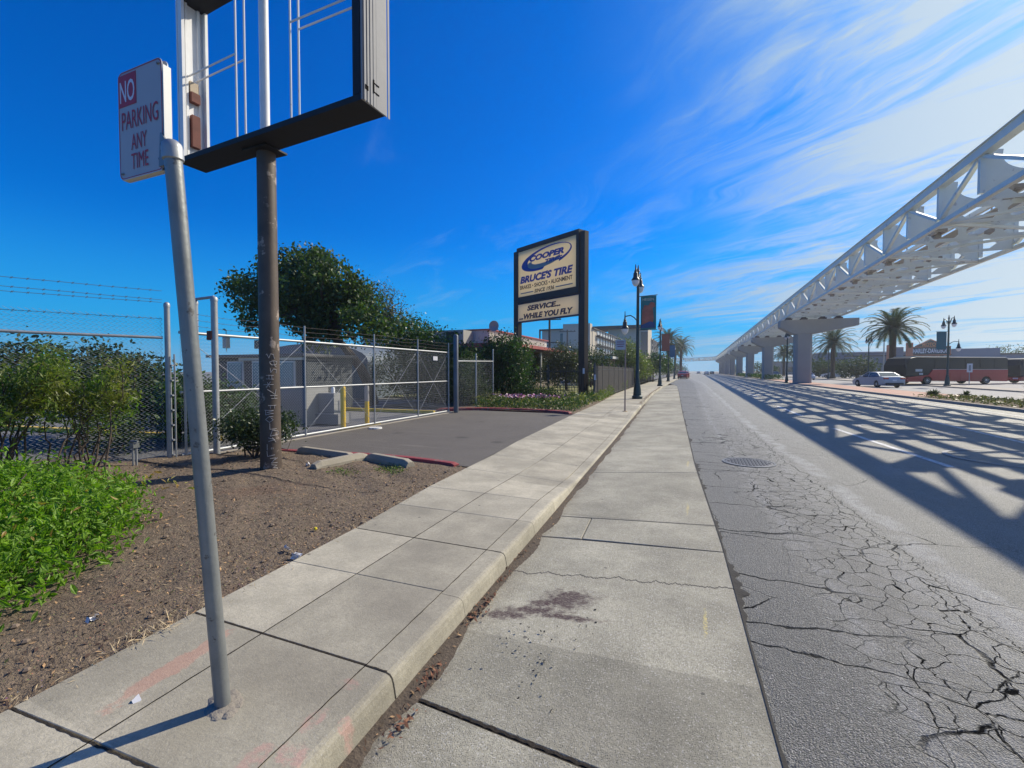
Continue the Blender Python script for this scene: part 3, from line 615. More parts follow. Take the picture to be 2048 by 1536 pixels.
# concrete wheel stops
def wheel_stop(X,Y,rz,L,label):
    mb=MB(); w=.16;h=.125
    prof=[(-w/2,-.03),(w/2,-.03),(w/2,h*.45),(w*.28,h),(-w*.28,h),(-w/2,h*.45)]
    n_=len(prof); st=[(-L/2,1,0),(-L/2,1,.5),(-L/2+.10,1,1),(L/2-.10,1,1),(L/2,1,.5),(L/2,1,0)]
    V=[];F=[]
    for (sx,_,t) in st:
        for (a,c_) in prof: V.append((sx,a,c_ if c_<=0 else c_*(.45+.55*t) if t>0 else c_*.4))
    for i in range(len(st)-1):
        for j in range(n_): q=(j+1)%n_; F.append((i*n_+j,i*n_+q,(i+1)*n_+q,(i+1)*n_+j))
    F+= [tuple(range(n_-1,-1,-1)),tuple(range((len(st)-1)*n_,len(st)*n_))]; mb.add(V,F)
    o=mb.build('wheel_stop',M('old_concrete',(.33,.29,.22),.9,var=.35,vs=5,bs=50,bd=.004,col2=(.14,.12,.10),c2t=.62,c2s=7),bevel=.008,label=label,cat='wheel stop',group='concrete wheel stops by the brown mast')
    o.location=(X,Y,zd(X,Y)-.005); o.rotation_euler=(0,0,rz)
wheel_stop(-5.72,5.72,R(-8),1.35,'concrete wheel stop lying against the red curb, nearest the brown mast')
wheel_stop(-4.97,5.27,R(82),.95,'pale concrete wheel stop pointing at the camera, end on')
wheel_stop(-4.35,5.62,R(-14),.98,'concrete wheel stop nearest the sidewalk, beside small weeds')
# broken dark seam where the asphalt meets the gutter
b=MB(); yy=0.9
while yy<40:
    w_=.010+.05*max(0,math.sin(yy*3.1)*math.sin(yy*1.3+.5)+.25*math.sin(yy*17))*(1+.5*math.sin(yy*41)); st_=.03 if yy<10 else .12
    x0,x1=gX(yy),gX(yy+st_); q_=len(b.v); w2=w_*.4
    b.v+=[(x0-.004,yy,-.061),(x0+w_,yy,zroad(x0+.05,yy)+.0035)]
    if q_: b.f.append((q_-2,q_-1,q_+1,q_))
    yy+=st_
structure('seam_filler',b,M('tar_seam',(.022,.020,.019),.9,var=.5,vs=30,bs=50,bd=.006))
# distant traffic-side kerb bits: parking lot lines and kerbs inside the gate
b=MB()
b.box((-11.2,13.2,.03),(5.6,.12,.10),rz=.05); b.box((-12.8,6.0,.03),(7,.14,.10),rz=.12)
b.build('yellow_lot_curb',MYEL,kind='structure')
b=MB()
for i in range(5): b.box((-13-i*.3,15.5+i*1.6,-.026),(4.4,.1,.006),rz=.3)
b.build('lot_lines',MWHT,kind='structure')
# ================================================================ NO PARKING SIGN
t=empty('parking_sign',(-1.885,1.29,0),0,'leaning grey pipe with red and white NO PARKING ANY TIME plate','street sign')
b=MB(); top=Vector((-.075,-.115,2.345)); b.tube([(0,0,-.05),top*.5,top],.031,20); b.build('post',MPIPE,t,smooth=True)
b=MB(); dn=top.normalized()
for a_,r_ in(((-.045),.034),(-.04,.0375),(0.0,.037),(.016,.033),(.028,.022),(.032,.006)): b.v; 
b.tube([top+dn*z_ for z_ in(-.05,-.046,-.004,.014,.027,.032)],[.0315,.0375,.0375,.034,.022,.004],20); b.build('cap',MGALV,t,smooth=True)
# bracket and plate: plate stands across the pavement, normal to the road
px0=-2.358+1.885; px1=-2.052+1.885; py_=1.2-1.29
b=MB(); b.prism([(px1-.016,2.295),(px1-.004,2.43),(px1+.004,2.43),(px1+.085,2.325),(px1+.07,2.295)],py_-.014,py_-.007,lambda p,q,e:(p,e,q)); b.build('bracket',MPIPE,t)
def rrect(w,h,r,n_=5,cx=0,cy=0):
    P=[]
    for (sx,sy,a0) in((1,1,0),(-1,1,90),(-1,-1,180),(1,-1,270)):
        for j in range(n_+1): a_=R(a0+90*j/n_); P.append((cx+sx*(w/2-r)+r*math.cos(a_),cy+sy*(h/2-r)+r*math.sin(a_)))
    return P
pc=((px0+px1)/2,2.515)
pl=MB(); 
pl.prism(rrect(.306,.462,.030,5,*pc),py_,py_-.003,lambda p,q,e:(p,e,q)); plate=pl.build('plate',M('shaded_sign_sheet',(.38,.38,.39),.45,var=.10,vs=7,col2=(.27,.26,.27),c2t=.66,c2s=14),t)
pl=MB(); pl.prism(rrect(.306,.462,.030,5,pc[0]+.010,pc[1]-.006),py_+.016,py_+.013,lambda p,q,e:(p,e,q))
pl.box((px1+.016,py_+.006,2.49),(.004,.030,.43)); pl.box((pc[0]+.01,py_+.006,2.283),(.27,.026,.004)); pl.build('back_plate',MALU,t)
pl=MB()
for rr_,(w_,h_) in enumerate(((.296,.452),)):
    o_=rrect(.300,.456,.028,5,*pc); i_=rrect(.291,.447,.024,5,*pc); n_=len(o_)
    for j in range(n_): k_=(j+1)%n_; pl.add([(o_[j][0],py_-.0036,o_[j][1]),(o_[k_][0],py_-.0036,o_[k_][1]),(i_[k_][0],py_-.0036,i_[k_][1]),(i_[j][0],py_-.0036,i_[j][1])],[(0,1,2,3)])
pl.build('border',MSIGNR,plate)
pl=MB(); pl.box((px0+.068,py_-.0040,2.515+.148),(.125,.0012,.135)); pl.build('red_panel',MSIGNR,plate)
fy=py_-.0052; rx_,uz_=(1,0,0),(0,0,1)
text('NO','lettering',MSIGNW,plate,(px0+.017,fy,2.612),rx_,uz_,.104,.092,.012,ext=0)
text('PARKING','lettering',MSIGNR,plate,(px0+.026,fy,2.494),rx_,uz_,.252,.078,.0,ext=0)
text('ANY','lettering',MSIGNR,plate,(px0+.090,fy,2.402),rx_,uz_,.108,.066,.0,ext=0)
text('TIME','lettering',MSIGNR,plate,(px0+.088,fy,2.320),rx_,uz_,.118,.066,.0,ext=0)
for (a_,c_) in((px0+.025,2.31),(px1-.02,2.72),(px1-.02,2.33)): pl=MB(); pl.lathe((a_,py_-.004,c_),[(.008,-.003),(.008,.003)],10); pl.build('bolt',MPIPE,plate)
b=MB()
for j in range(12):
    a_=rng.random()*6.283; r_=.03+.05*rng.random(); b.lathe((r_*math.cos(a_),r_*math.sin(a_),-.001),[(.03,0),(.024,.004),(.008,.007*rng.random()+.004)],7)
b.lathe((0,0,-.002),[(.075,0),(.06,.007),(.045,.011),(.032,.013)],18); b.build('collar',M('rough_mortar',(.25,.22,.18),.95,bs=40,bd=.01,var=.3),t)

# ================================================================ EMPTY SIGN FRAME ON ITS MAST
MX,MY=-5.56,4.55; MZ=zd(-5.56,4.55)
t=empty('sign_frame',(MX,MY,MZ),0,'tall brown mast carrying an empty black and white sign frame','sign frame')
b=MB()
zt=4.46-MZ
b.tube([(0,0,-.1),(0,0,.3),(0,0,1.5),(-.0,0,3),(0,0,zt)],[.140,.133,.129,.124,.120],28); b.build('mast',MWOODP,t,smooth=True)
b=MB(); b.box((0,-.02,zt+.012),(.46,.34,.024)); b.build('bearing_plate',MFRBLK,t)
fz=zt+.026
xL,xR=-7.02-MX,-3.50-MX; # frame ends
yL,yR=4.49-MY,4.28-MY     # mid-depth at each end (slightly skewed)
def FR(x_): return yL+(yR-yL)*(x_-xL)/(xR-xL)
dp=.38; HF=2.42; ang=math.atan2(yR-yL,xR-xL)
def P3(x_,o_,z_): return (x_,FR(x_)+o_,z_)
b=MB(); b.bar(P3(xL,0,fz+.035),P3(xR,0,fz+.035),dp,.07); b.build('bottom_beam',MFRBLK,t)
b=MB(); b.bar(P3(xL,0,fz+HF),P3(xR,0,fz+HF),dp,.16); b.build('top_beam',MFRBLK,t)
# left upright: channel with flanges, lit inside
b=MB()
z0,z1=fz+.07,fz+HF-.08
b.box((xL+.012,FR(xL),(z0+z1)/2),(.024,dp,z1-z0),rz=ang)
for o_ in(-1,1):
    b.box((xL+.07,FR(xL)+o_*(dp/2-.02),(z0+z1)/2),(.09,.04,z1-z0-.002),rz=ang)
for o_ in(-.5,.5): b.box((xL+.045,FR(xL)+o_*.18,(z0+z1)/2),(.035,.03,z1-z0-.004),rz=ang)
lp=b.build('left_upright',MWHITE,t)
b=MB(); b.box((xL+.075,FR(xL)+.0,z0+.44),(.07,.11,.46),rz=ang); b.build('rusty_box',MRUST,t)
b=MB(); b.box((xL+.075,FR(xL),z0+.93),(.08,.12,.14),rz=ang); b.build('rusty_box',MRUST,t)
b=MB(); b.box((xL+.05,FR(xL)+.0,z0+1.09),(.05,.11,.15),rz=ang); b.build('socket',M('beige_socket',(.45,.36,.25),.7),t)
b=MB()
b.box((xR+.013,FR(xR),(fz+z1)/2),(.02,dp+.01,z1-fz),rz=ang)
for j in range(9): b.box((xR+.0245,FR(xR)-dp/2+.03+j*.052,(fz+z1)/2),(.005,.030,z1-fz-.003),rz=ang)
b.build('right_upright',M('chalky_aluminium',(.24,.24,.25),.7,.0,var=.18,vs=6,col2=(.25,.24,.24),c2t=.66,c2s=16),t)
b=MB(); b.box((xR-.075,FR(xR)-dp/2+.014,(z0+z1)/2),(.11,.028,z1-z0-.002),rz=ang); b.box((xR-.075,FR(xR)+dp/2-.02,(z0+z1)/2),(.11,.028,z1-z0-.002),rz=ang); b.build('inner_flange',MFRBLK,t)
for (o_,z_,w_,h_) in((-.02,.16,.016,.15),(.03,.20,.08,.014),(.03,.10,.08,.014),(-.14,.08,.05,.05)): b=MB(); b.box((xR+.028,FR(xR)+o_,z0+z_),(.006,w_,h_),rz=ang); b.build('black_mark',M('matt_black',(.008,.008,.008),.95,spec=.05),t)
b=MB(); b.tube([(0,-.01,fz+.07),(0,-.01,fz+HF-.08)],.062,18); b.build('upper_mast',MWHITE,t,smooth=True)
for x_ in(-5.88-MX,-4.80-MX):
    for o_ in(-.06,.07): b=MB(); b.tube([P3(x_,o_,fz+.07),P3(x_,o_,fz+HF-.08)],.013,8); b.build('upright_rod',MWHITE,t,smooth=True)
zz_=fz+1.30
for (a_,c_) in((xL+.03,-5.88-MX),(-4.80-MX,xR-.03)):
    for o_ in(-.06,.07): b=MB(); b.tube([P3(a_,o_,zz_+(.0 if a_<0 else .06)),P3(c_,o_,zz_)],.012,6); b.build('tie_rod',MWHITE,t,smooth=True)
# chalk-white scrawl down the mast
gly=[ [(0,.8),(.1,1),(.3,.3),(.5,1),(.8,.9),(.9,.2)], [(.5,1),(.1,.8),(.3,.3),(.8,.4),(.9,.9),(.5,1),(.6,.2),(.8,0)], [(.3,1),(.35,.2),(.6,.8),(.9,.7),(.85,.1)],
 [(.2,.9),(1,.9),None,(.5,.9),(.5,.3),None,(.8,.9),(.8,.2),None,(.2,.3),(1,.25)], [(0,.5),(1,.5),None,(.4,.9),(.6,.1),None,(.7,1),(.3,.1)], [(.1,.9),(.8,0),None,(.8,0),(.9,.9)],
 [(.1,1),(.9,1),None,(.2,.5),(.9,.5),None,(.55,1),(.55,.5)], [(.1,.5),(.9,.5),None,(.3,.5),(.3,0),None,(.7,.5),(.7,0)], [(.1,.9),(.9,.8),(.3,.5),(.9,.3),(.2,.1),(.2,.9)], [(.5,1),(.1,.5),(.5,0),(.9,.4),(.5,1),(.9,.9)],
 [(.2,1),(.2,0),(.9,0)], [(.3,1),(.9,.7),(.9,.2),(.1,0),None,(.3,1),(.1,0)], [(.1,.9),(.8,.5),(.1,.3),None,(.5,.9),(.9,.1)], [(.3,1),(.3,0),None,(.7,.4),(.7,.1),None,(.85,.4),(.85,.1)], [(.2,1),(.25,.1),(.9,.3)], [(.1,.9),(.7,.9),(.2,.1),(.9,.1),None,(.6,.6),(.9,.9)],[(.1,1),(.7,.8),(.3,.5),(.8,.3),(.2,0)] ]
b=MB(); zz_=1.62; adir=math.atan2(-MY,-MX)
for gi,g in enumerate(gly):
    b=MB()
    hgt=.092; hw=.115+.01*(gi%3); off=-.02+.035*math.sin(gi*1.3); prevp=None
    for p in g:
        if p is None: prevp=None; continue
        a_=adir+ (off+ (p[0]-.5)*hw+.035)/.13; r_=.1335; q=(r_*math.cos(a_),r_*math.sin(a_),zz_-hgt+p[1]*hgt*.9)
        if prevp:
            m_=[(prevp[0]+(q[0]-prevp[0])*s/3,prevp[1]+(q[1]-prevp[1])*s/3,prevp[2]+(q[2]-prevp[2])*s/3) for s in range(4)]
            m2=[]
            for e in m_: l_=math.hypot(e[0],e[1]); rr_=.1325+.004*max(0,1-e[2]/1.6); m2.append((e[0]/l_*rr_,e[1]/l_*rr_,e[2]))
            b.tube(m2,.0032,5)
        prevp=q
    zz_-=.096
    b.build('scrawl',M('chalk_paint',(.42,.40,.40),.8,var=.2),t)

# ================================================================ TYRE SHOP SIGN
RP=Vector((-5.57,23.34,0)); dirL=Vector((-math.sin(R(62)),math.cos(R(62)),0)); WS=5.32
t=empty('shop_sign',RP,0,'two legged dark brown pylon with cream and blue tire shop boards','shop sign')
rL=-dirL            # reading direction, left to right
nS=rL.cross(Vector((0,0,1)))  # towards the viewer
if nS.dot(-RP)<0: nS=-nS
def SP(u_,z_,o_=0.): p=dirL*(WS-u_)+nS*o_; return (p.x,p.y,z_)   # u_: 0 at the left post
for u_ in(0,WS): b=MB(); b.bar(SP(u_,-.1),SP(u_,8.72),.30,.42,up=rL); b.build('post',MBROWN,t)
b=MB(); 
b.bar(SP(.15,8.74,0),SP(WS-.15,8.74,0),.44,.26); b.bar(SP(.15,5.72,0),SP(WS-.15,5.72,0),.44,.36)
b.bar(SP(.20,5.9),SP(.20,8.62),.44,.14,up=rL); b.bar(SP(WS-.24,5.9),SP(WS-.24,8.62),.44,.20,up=rL); b.build('board_frame',MBROWN,t)
b=MB(); b.bar(SP(.26,7.25,.12),SP(WS-.33,7.25,.12),.12,2.74); board=b.build('board',MCREAM,t)
b=MB(); b.bar(SP(.15,4.95,.02),SP(WS-.15,4.95,.02),.24,1.02); sb=b.build('lower_board',M('pale_sign_face',(.88,.76,.58),.5,var=.12,vs=1),t)
b=MB(); b.bar(SP(.15,5.49,.02),SP(WS-.15,5.49,.02),.27,.06); b.build('board_rim',MNAVY,sb); b=MB(); b.bar(SP(.15,4.42,.02),SP(WS-.15,4.42,.02),.27,.06); b.build('board_rim',MNAVY,sb)
o1=.19; u3=(0,0,1)
text("BRUCE'S TIRE",'lettering',MBLUE,board,SP(.45,6.68,o1),rL,u3,4.3,.44,.05,.22,.003)
text("BRAKES • SHOCKS • ALIGNMENT",'lettering',MINK,board,SP(.46,6.33,o1),rL,u3,4.25,.24,.025,0,.003)
text("SINCE 1936",'lettering',MINK,board,SP(1.72,6.00,o1),rL,u3,1.62,.22,.025,.2,.003)
b=MB(); b.bar(SP(.5,6.10,o1),SP(1.62,6.10,o1),.01,.065); b.build('rule',MGREY,board); b=MB(); b.bar(SP(3.46,6.10,o1),SP(4.72,6.10,o1),.01,.065); b.build('rule',MGREY,board)
# swoosh oval of the tire logo: crescent rings
def crescent(mb,cx,cz,ax,az_,bx,bz,dx,dz,tilt,o_,a0=0,a1=360,n_=64):
    pr_=[]
    for j in range(n_+1):
        a_=R(a0+(a1-a0)*j/n_); c_,s_=math.cos(a_),math.sin(a_); ct,st_=math.cos(tilt),math.sin(tilt)
        A=(ax*c_,az_*s_); B=(bx*c_+dx,bz*s_+dz)
        pr_.append([SP(cx+p[0]*ct-p[1]*st_,cz+p[0]*st_+p[1]*ct,o_) for p in(A,B)])
    for (p,q),(r_,s_) in zip(pr_,pr_[1:]): mb.add([p,q,s_,r_],[(0,1,2,3)])
b=MB(); crescent(b,2.62,7.88,2.05,.60,1.72,.47,.23,.045,.10,o1,-60,262); b.build('logo_ring',MBLUE,board)
b=MB(); crescent(b,2.62,7.80,1.50,.40,1.30,.26,.16,.09,.10,o1+.002,160,320); b.build('logo_shadow_ring',MGREY,board)
text("COOPER",'lettering',MBLUE,board,SP(1.30,7.84,o1+.006),rL,u3,2.80,.34,.06,.25,.003)
text("TIRES",'lettering',MBLUE,board,SP(2.62,7.56,o1+.006),rL,u3,1.35,.21,.06,.25,.003)
text("SERVICE...",'lettering',MNAVY,sb,SP(1.05,5.02,.16),rL,u3,2.75,.31,.05,.2,.003)
text("...WHILE YOU FLY",'lettering',MNAVY,sb,SP(.34,4.54,.16),rL,u3,4.4,.33,.05,.2,.003)

# ================================================================ CHAIN LINK
def chain(name,A,B,h,z0,parent,cell=.066,r=.0034,barb=True,dz=None,mat=None):
    """woven diamond mesh between plan points A and B, real wires"""
    A=Vector(A);B=Vector(B);L=(B-A).length; d_=(B-A)/L; nn=Vector((-d_.y,d_.x,0)); mb=MB(); n_=int(L/cell); m_=int(h/(cell*.5))
    V=[];F=[]
    for i in range(n_+1):
        for side in (0,):
            x0=i*cell; base=len(mb.v)
            for j in range(m_+1):
                o_=(j%2)*cell; xx=min(L,max(0,x0+(o_-cell*.5)*1.0)); z_=z0+(dz(xx/L) if dz else 0)+j*cell*.5
                oo=.0035*(1 if j%2 else -1); p=A+d_*xx+nn*oo
                if j==m_ and barb: z_+=.012
                for (e,g) in((-1,-.6),(1,-.6),(0,1)):
                    q=p+d_*(e*r)+nn*(g*r); mb.v.append((q.x,q.y,z_))
            for j in range(m_):
                for s in range(3):
                    a_=base+j*3+s; c_=base+j*3+(s+1)%3; mb.f.append((a_,c_,c_+3,a_+3))
    return fast(mb,name,mat or MWIRE,parent)
FA=Vector((-7.88,4.52,0)); FB=Vector((-9.9,-.9,0))      # fixed fence on the left
t=empty('chain_link_fence',(0,0,0),0,'fixed chain link fence run with sagging barbed wire behind the shrubs','fence')
chain('mesh',FA,FB,2.28,.02,t)
b=MB(); P=[FA+(FB-FA)*q for q in(0,.25,.5,.75,1)]
b.tube([(p.x,p.y,1.98-.03*math.sin(q*3)) for q,p in enumerate(P)],.022,10); b.build('rail',MGALV,t,smooth=True)
b=MB()
for z_,sg in((2.30,.03),(2.56,.05),(2.60,.02),(2.74,.04)):
    pts=[]
    for j in range(41):
        q=j/40; p=FA+(FB-FA)*q; pts.append((p.x+.01*math.sin(j),p.y,z_-sg*math.sin(q*math.pi)-.02*(1-q)))
    b.tube(pts,.0032,4)
    for j in range(1,40,1):
        p=pts[j]
        b.bar((p[0]-.012,p[1]-.012,p[2]-.016),(p[0]+.012,p[1]+.012,p[2]+.016),.0035); b.bar((p[0]+.012,p[1],p[2]-.016),(p[0]-.012,p[1],p[2]+.016),.0035)
b.build('barbed_wire',M('rusty_wire',(.14,.12,.11),.7,.4,var=.4),t)
# posts of the gate track
def gpost(x_,y_,h,r_,label,lad=False):
    t=empty('fence_post',(x_,y_,0),0,label,'post',group='round gate guide posts')
    b=MB(); b.lathe((0,0,-.05),[(r_,0),(r_,h+.02),(r_*1.12,h+.02),(r_*1.12,h+.06),(r_*.9,h+.085),(r_*.4,h+.10)],16); b.build('post',MGALV,t,smooth=True)
    if lad:
        b=MB(); b.tube([(.075,.05,.02),(.075,.05,1.72)],.012,6)
        for j in range(7): b.box((.045,.03,.1+j*.24),(.07,.045,.022))
        b.build('side_bar',MGALV,t)
    return t
gpost(-7.86,4.58,2.50,.040,'slim galvanised post with a rung bar, left end of the gate',True)
gpost(-7.56,5.14,2.66,.052,'tall round galvanised post right of the leaning sign pipe')
gpost(-7.86,5.02,2.60,.042,'rusty streaked post half hidden behind the leaning sign pipe')
b=MB(); b.tube([(-7.86,5.02,2.66),(-7.56,5.14,2.70)],.024,8); b.build('post_tie_bar',MGALV,label='short horizontal tie bar joining the tops of two gate posts',cat='tie bar')
b=MB(); b.box((-7.60,5.10,2.06),(.10,.07,.13)); b.tube([(-7.66,5.08,2.0),(-7.54,5.16,2.0)],.03,8); b.build('guide_roller',MRUST,label='rusty guide roller on the gate post under the top rail',cat='roller')
# sliding gate
GA=Vector((-7.80,4.72,0)); GB=Vector((-7.95,13.55,0)); gd_=(GB-GA).normalized()
t=empty('sliding_gate',GA,0,'long galvanised chain link sliding gate across the driveway','gate')
def G(s,z_,o_=0): p=gd_*s+Vector((gd_.y,-gd_.x,0))*o_; return (p.x,p.y,z_)
GL=(GB-GA).length
chain('mesh',(0,0,0),gd_*GL,1.98,.07,t,.062,.0027)
b=MB(); b.tube([G(0,2.08),G(GL,2.08)],.026,10); b.build('top_rail',MGALV,t,smooth=True)
b=MB(); b.tube([G(0,1.10),G(GL,1.10)],.020,10); b.build('middle_rail',MGALV,t,smooth=True)
b=MB(); b.tube([G(0,.07),G(GL,.07)],.028,10); b.build('bottom_rail',MGALV,t,smooth=True)
for s in(.06,2.55,4.85,6.9,GL-.04):
    b=MB(); b.tube([G(s,.05,.02),G(s,2.42,.02)],.020,8); b.build('upright',MGALV,t,smooth=True)
for (a_,c_) in((.06,2.55),(2.55,4.85),(4.85,6.9),(6.9,GL-.04)):
    for (z0_,z1_) in((.1,2.05),(2.05,.1)):
        b=MB(); b.tube([G(a_,z0_,-.012),G(c_,z1_,-.012)],.0055,6); b.build('brace_rod',MWIRE,t)
for z_ in(2.20,2.30,2.40):
    b=MB(); pts=[G(GL*j/60,z_-.02*math.sin(j*math.pi/12)**2+.003*math.sin(j*7),.02) for j in range(61)]; b.tube(pts,.0030,4)
    for j in range(1,60): p=pts[j]; b.bar((p[0]-.01,p[1]-.012,p[2]-.014),(p[0]+.01,p[1]+.012,p[2]+.014),.0032)
    b.build('barbed_wire',M('rusty_wire',(.14,.12,.11)),t)
b=MB(); b.box(G(7.9,1.86,.03),(.01,.26,.13)); b.build('notice',MSIGNW,t)
b=MB(); b.box((GA+gd_*GL/2)[:2]+(.012,),(.13,GL+.6,.022),rz=math.atan2(gd_.y,gd_.x)-math.pi/2); structure('gate_track',b,MKERB)
# latch post and fixed panel beyond the gate
b=MB(); b.lathe((-7.78,13.75,-.05),[(.085,0),(.085,2.72),(.07,2.75),(.02,2.77)],14); b.build('fence_post',M('dark_galv',(.14,.15,.17),.5,.5,var=.3),smooth=True,label='thick dark steel post receiving the far end of the sliding gate',cat='post')
t=empty('chain_link_fence',(0,0,0),0,'short chain link panel between the gate end and the leafy hedge','fence')
PA=Vector((-7.9,13.95,0)); PB=Vector((-8.05,17.4,0)); chain('mesh',PA,PB,1.9,.05,t,.085,.0022)
b=MB(); b.tube([(PA.x,PA.y,1.80),(PB.x,PB.y,1.86)],.022,8); b.build('rail',MGALV,t)
for q in(.5,1): p=PA+(PB-PA)*q; b=MB(); b.lathe((p.x,p.y,0),[(.03,0),(.03,2.1+.25*(q>.9)),(.02,2.13+.25*(q>.9))],10); b.build('post',MGALV,t)
# bollards
def bollard(x_,y_,h,r_,mat,label,base=False,top_=None):
    t=empty('bollard',(x_,y_,-.02),0,label,'bollard',group='steel bollards behind the gate')
    b=MB(); b.lathe((0,0,0),[(r_,0),(r_,h-.05),(r_*.85,h-.02),(r_*.4,h)],16); b.build('post',mat,t,smooth=True)
    if top_: b=MB(); b.lathe((0,0,0),[(r_*1.03,h*.62),(r_*1.03,h-.06),(r_*.9,h+.003)],16); b.build('sleeve',top_,t,smooth=True)
    if base: b=MB(); b.box((0,0,.03),(.36,.36,.05)); b.build('base_plate',mat,t)
MYB=M('bollard_yellow',(.78,.52,.03),.55,var=.15,vs=5,col2=(.55,.45,.25),c2t=.60,c2s=16)
bollard(-8.18,8.77,1.10,.062,MYB,'yellow bollard behind the gate, left one of two')
bollard(-8.10,9.55,1.08,.058,MYB,'yellow bollard with a grey upper half near the gate upright',False,M('grey_tape',(.38,.36,.35),.8))
bollard(-9.45,9.75,1.02,.050,M('white_paint',(.72,.72,.70),.5),'white bollard on a square foot plate',True)
b=MB(); b.box((-7.98,9.1,.02),(.16,1.5,.05),rz=-.02); b.build('yellow_ramp',MYEL,kind='structure')
b=MB(); b.lathe((-7.5,9.15,.0),[(.17,0),(.16,.03),(.05,.035)],14); b.build('pad',MWHT,smooth=True,label='round white pad on the asphalt under the gate',cat='pad')
# ================================================================ ELEVATED GUIDEWAY
GC=11.95; HWID=2.62; ZB=7.50; ZT=9.40
def gpath(s):
    """centre line: straight up the road, then a left hand bend across it"""
    y0=s-9; Yb=262.; Rr=46.
    if y0<Yb: return Vector((GC,y0,0)),Vector((0,1,0))
    a_=(y0-Yb)/Rr
    if a_<R(86): return Vector((GC-Rr+Rr*math.cos(a_),Yb+Rr*math.sin(a_),0)),Vector((-math.sin(a_),math.cos(a_),0))
    a0=R(86); e=y0-Yb-Rr*a0; d_=Vector((-math.sin(a0),math.cos(a0),0)); return Vector((GC-Rr+Rr*math.cos(a0),Yb+Rr*math.sin(a0),0))+d_*e,d_
t=empty('elevated_guideway',(GC,0,0),0,'long white steel truss guideway of the airport people mover above the road','railway')
tr_=t; OFF=Vector((-GC,0,0))
def GP(s,nn_,z_): p,d_=gpath(s); r_=Vector((d_.y,-d_.x,0)); q=p+r_*nn_+OFF; return (q.x,q.y,z_)
ST=3.0; NS=int(415/ST)
names=['top_chord','bottom_chord','upright','diagonal','cross_frame','lateral_bracing','track_girder','walkway','handrail','machinery']
D={q:MB() for q in names}
SL=[i*ST+.5 for i in range(NS)]
for sgn in(-1,1):
    a=MB();b=MB()
    for s0,s1 in zip(SL,SL[1:]):
        a.bar(GP(s0,sgn*HWID,ZT-.15),GP(s1+.0,sgn*HWID,ZT-.15),.32,.30); b.bar(GP(s0,sgn*HWID,ZB+.09),GP(s1,sgn*HWID,ZB+.09),.18,.18)
        if s0<160: a.bar(GP(s0,sgn*(HWID+.0),ZT+.012),GP(s1,sgn*HWID,ZT+.012),.46,.024)
    a.build('top_chord',MTRUSS,t); b.build('bottom_chord',MTRUSS,t)
cfar=MB();dfar=MB();ufar=MB();lb=MB();tgs={q:MB() for q in(-1.25,-.5,.5,1.25)};wk=MB();hr=MB();mc=MB()
def upoly():
    w=HWID-.06; P=[(-w,ZB+.66),(w,ZB+.66),(w,ZT-.05)]
    def side(sg):
        Q=[(sg*(w-.38),ZT-.05)]
        for j in range(0,8):
            a_=R(90*j/7); Q.append((sg*(w-.42-.62*math.sin(a_)*1.0),ZB+.78+ (ZT-.45-ZB-.78)*(1-math.sin(a_))+.0))
        return Q
    def inner(sg):
        Q=[(sg*(w-.50),ZT-.12)]
        for j in range(9):
            a_=R(90*j/8); Q.append((sg*(w-1.46+.98*math.cos(a_)),ZT-.34-.60*math.sin(a_)))
        return Q
    r_=inner(1); l_=inner(-1)[::-1]
    return P+r_+l_+[(-w,ZT-.05)]
UP=upoly()
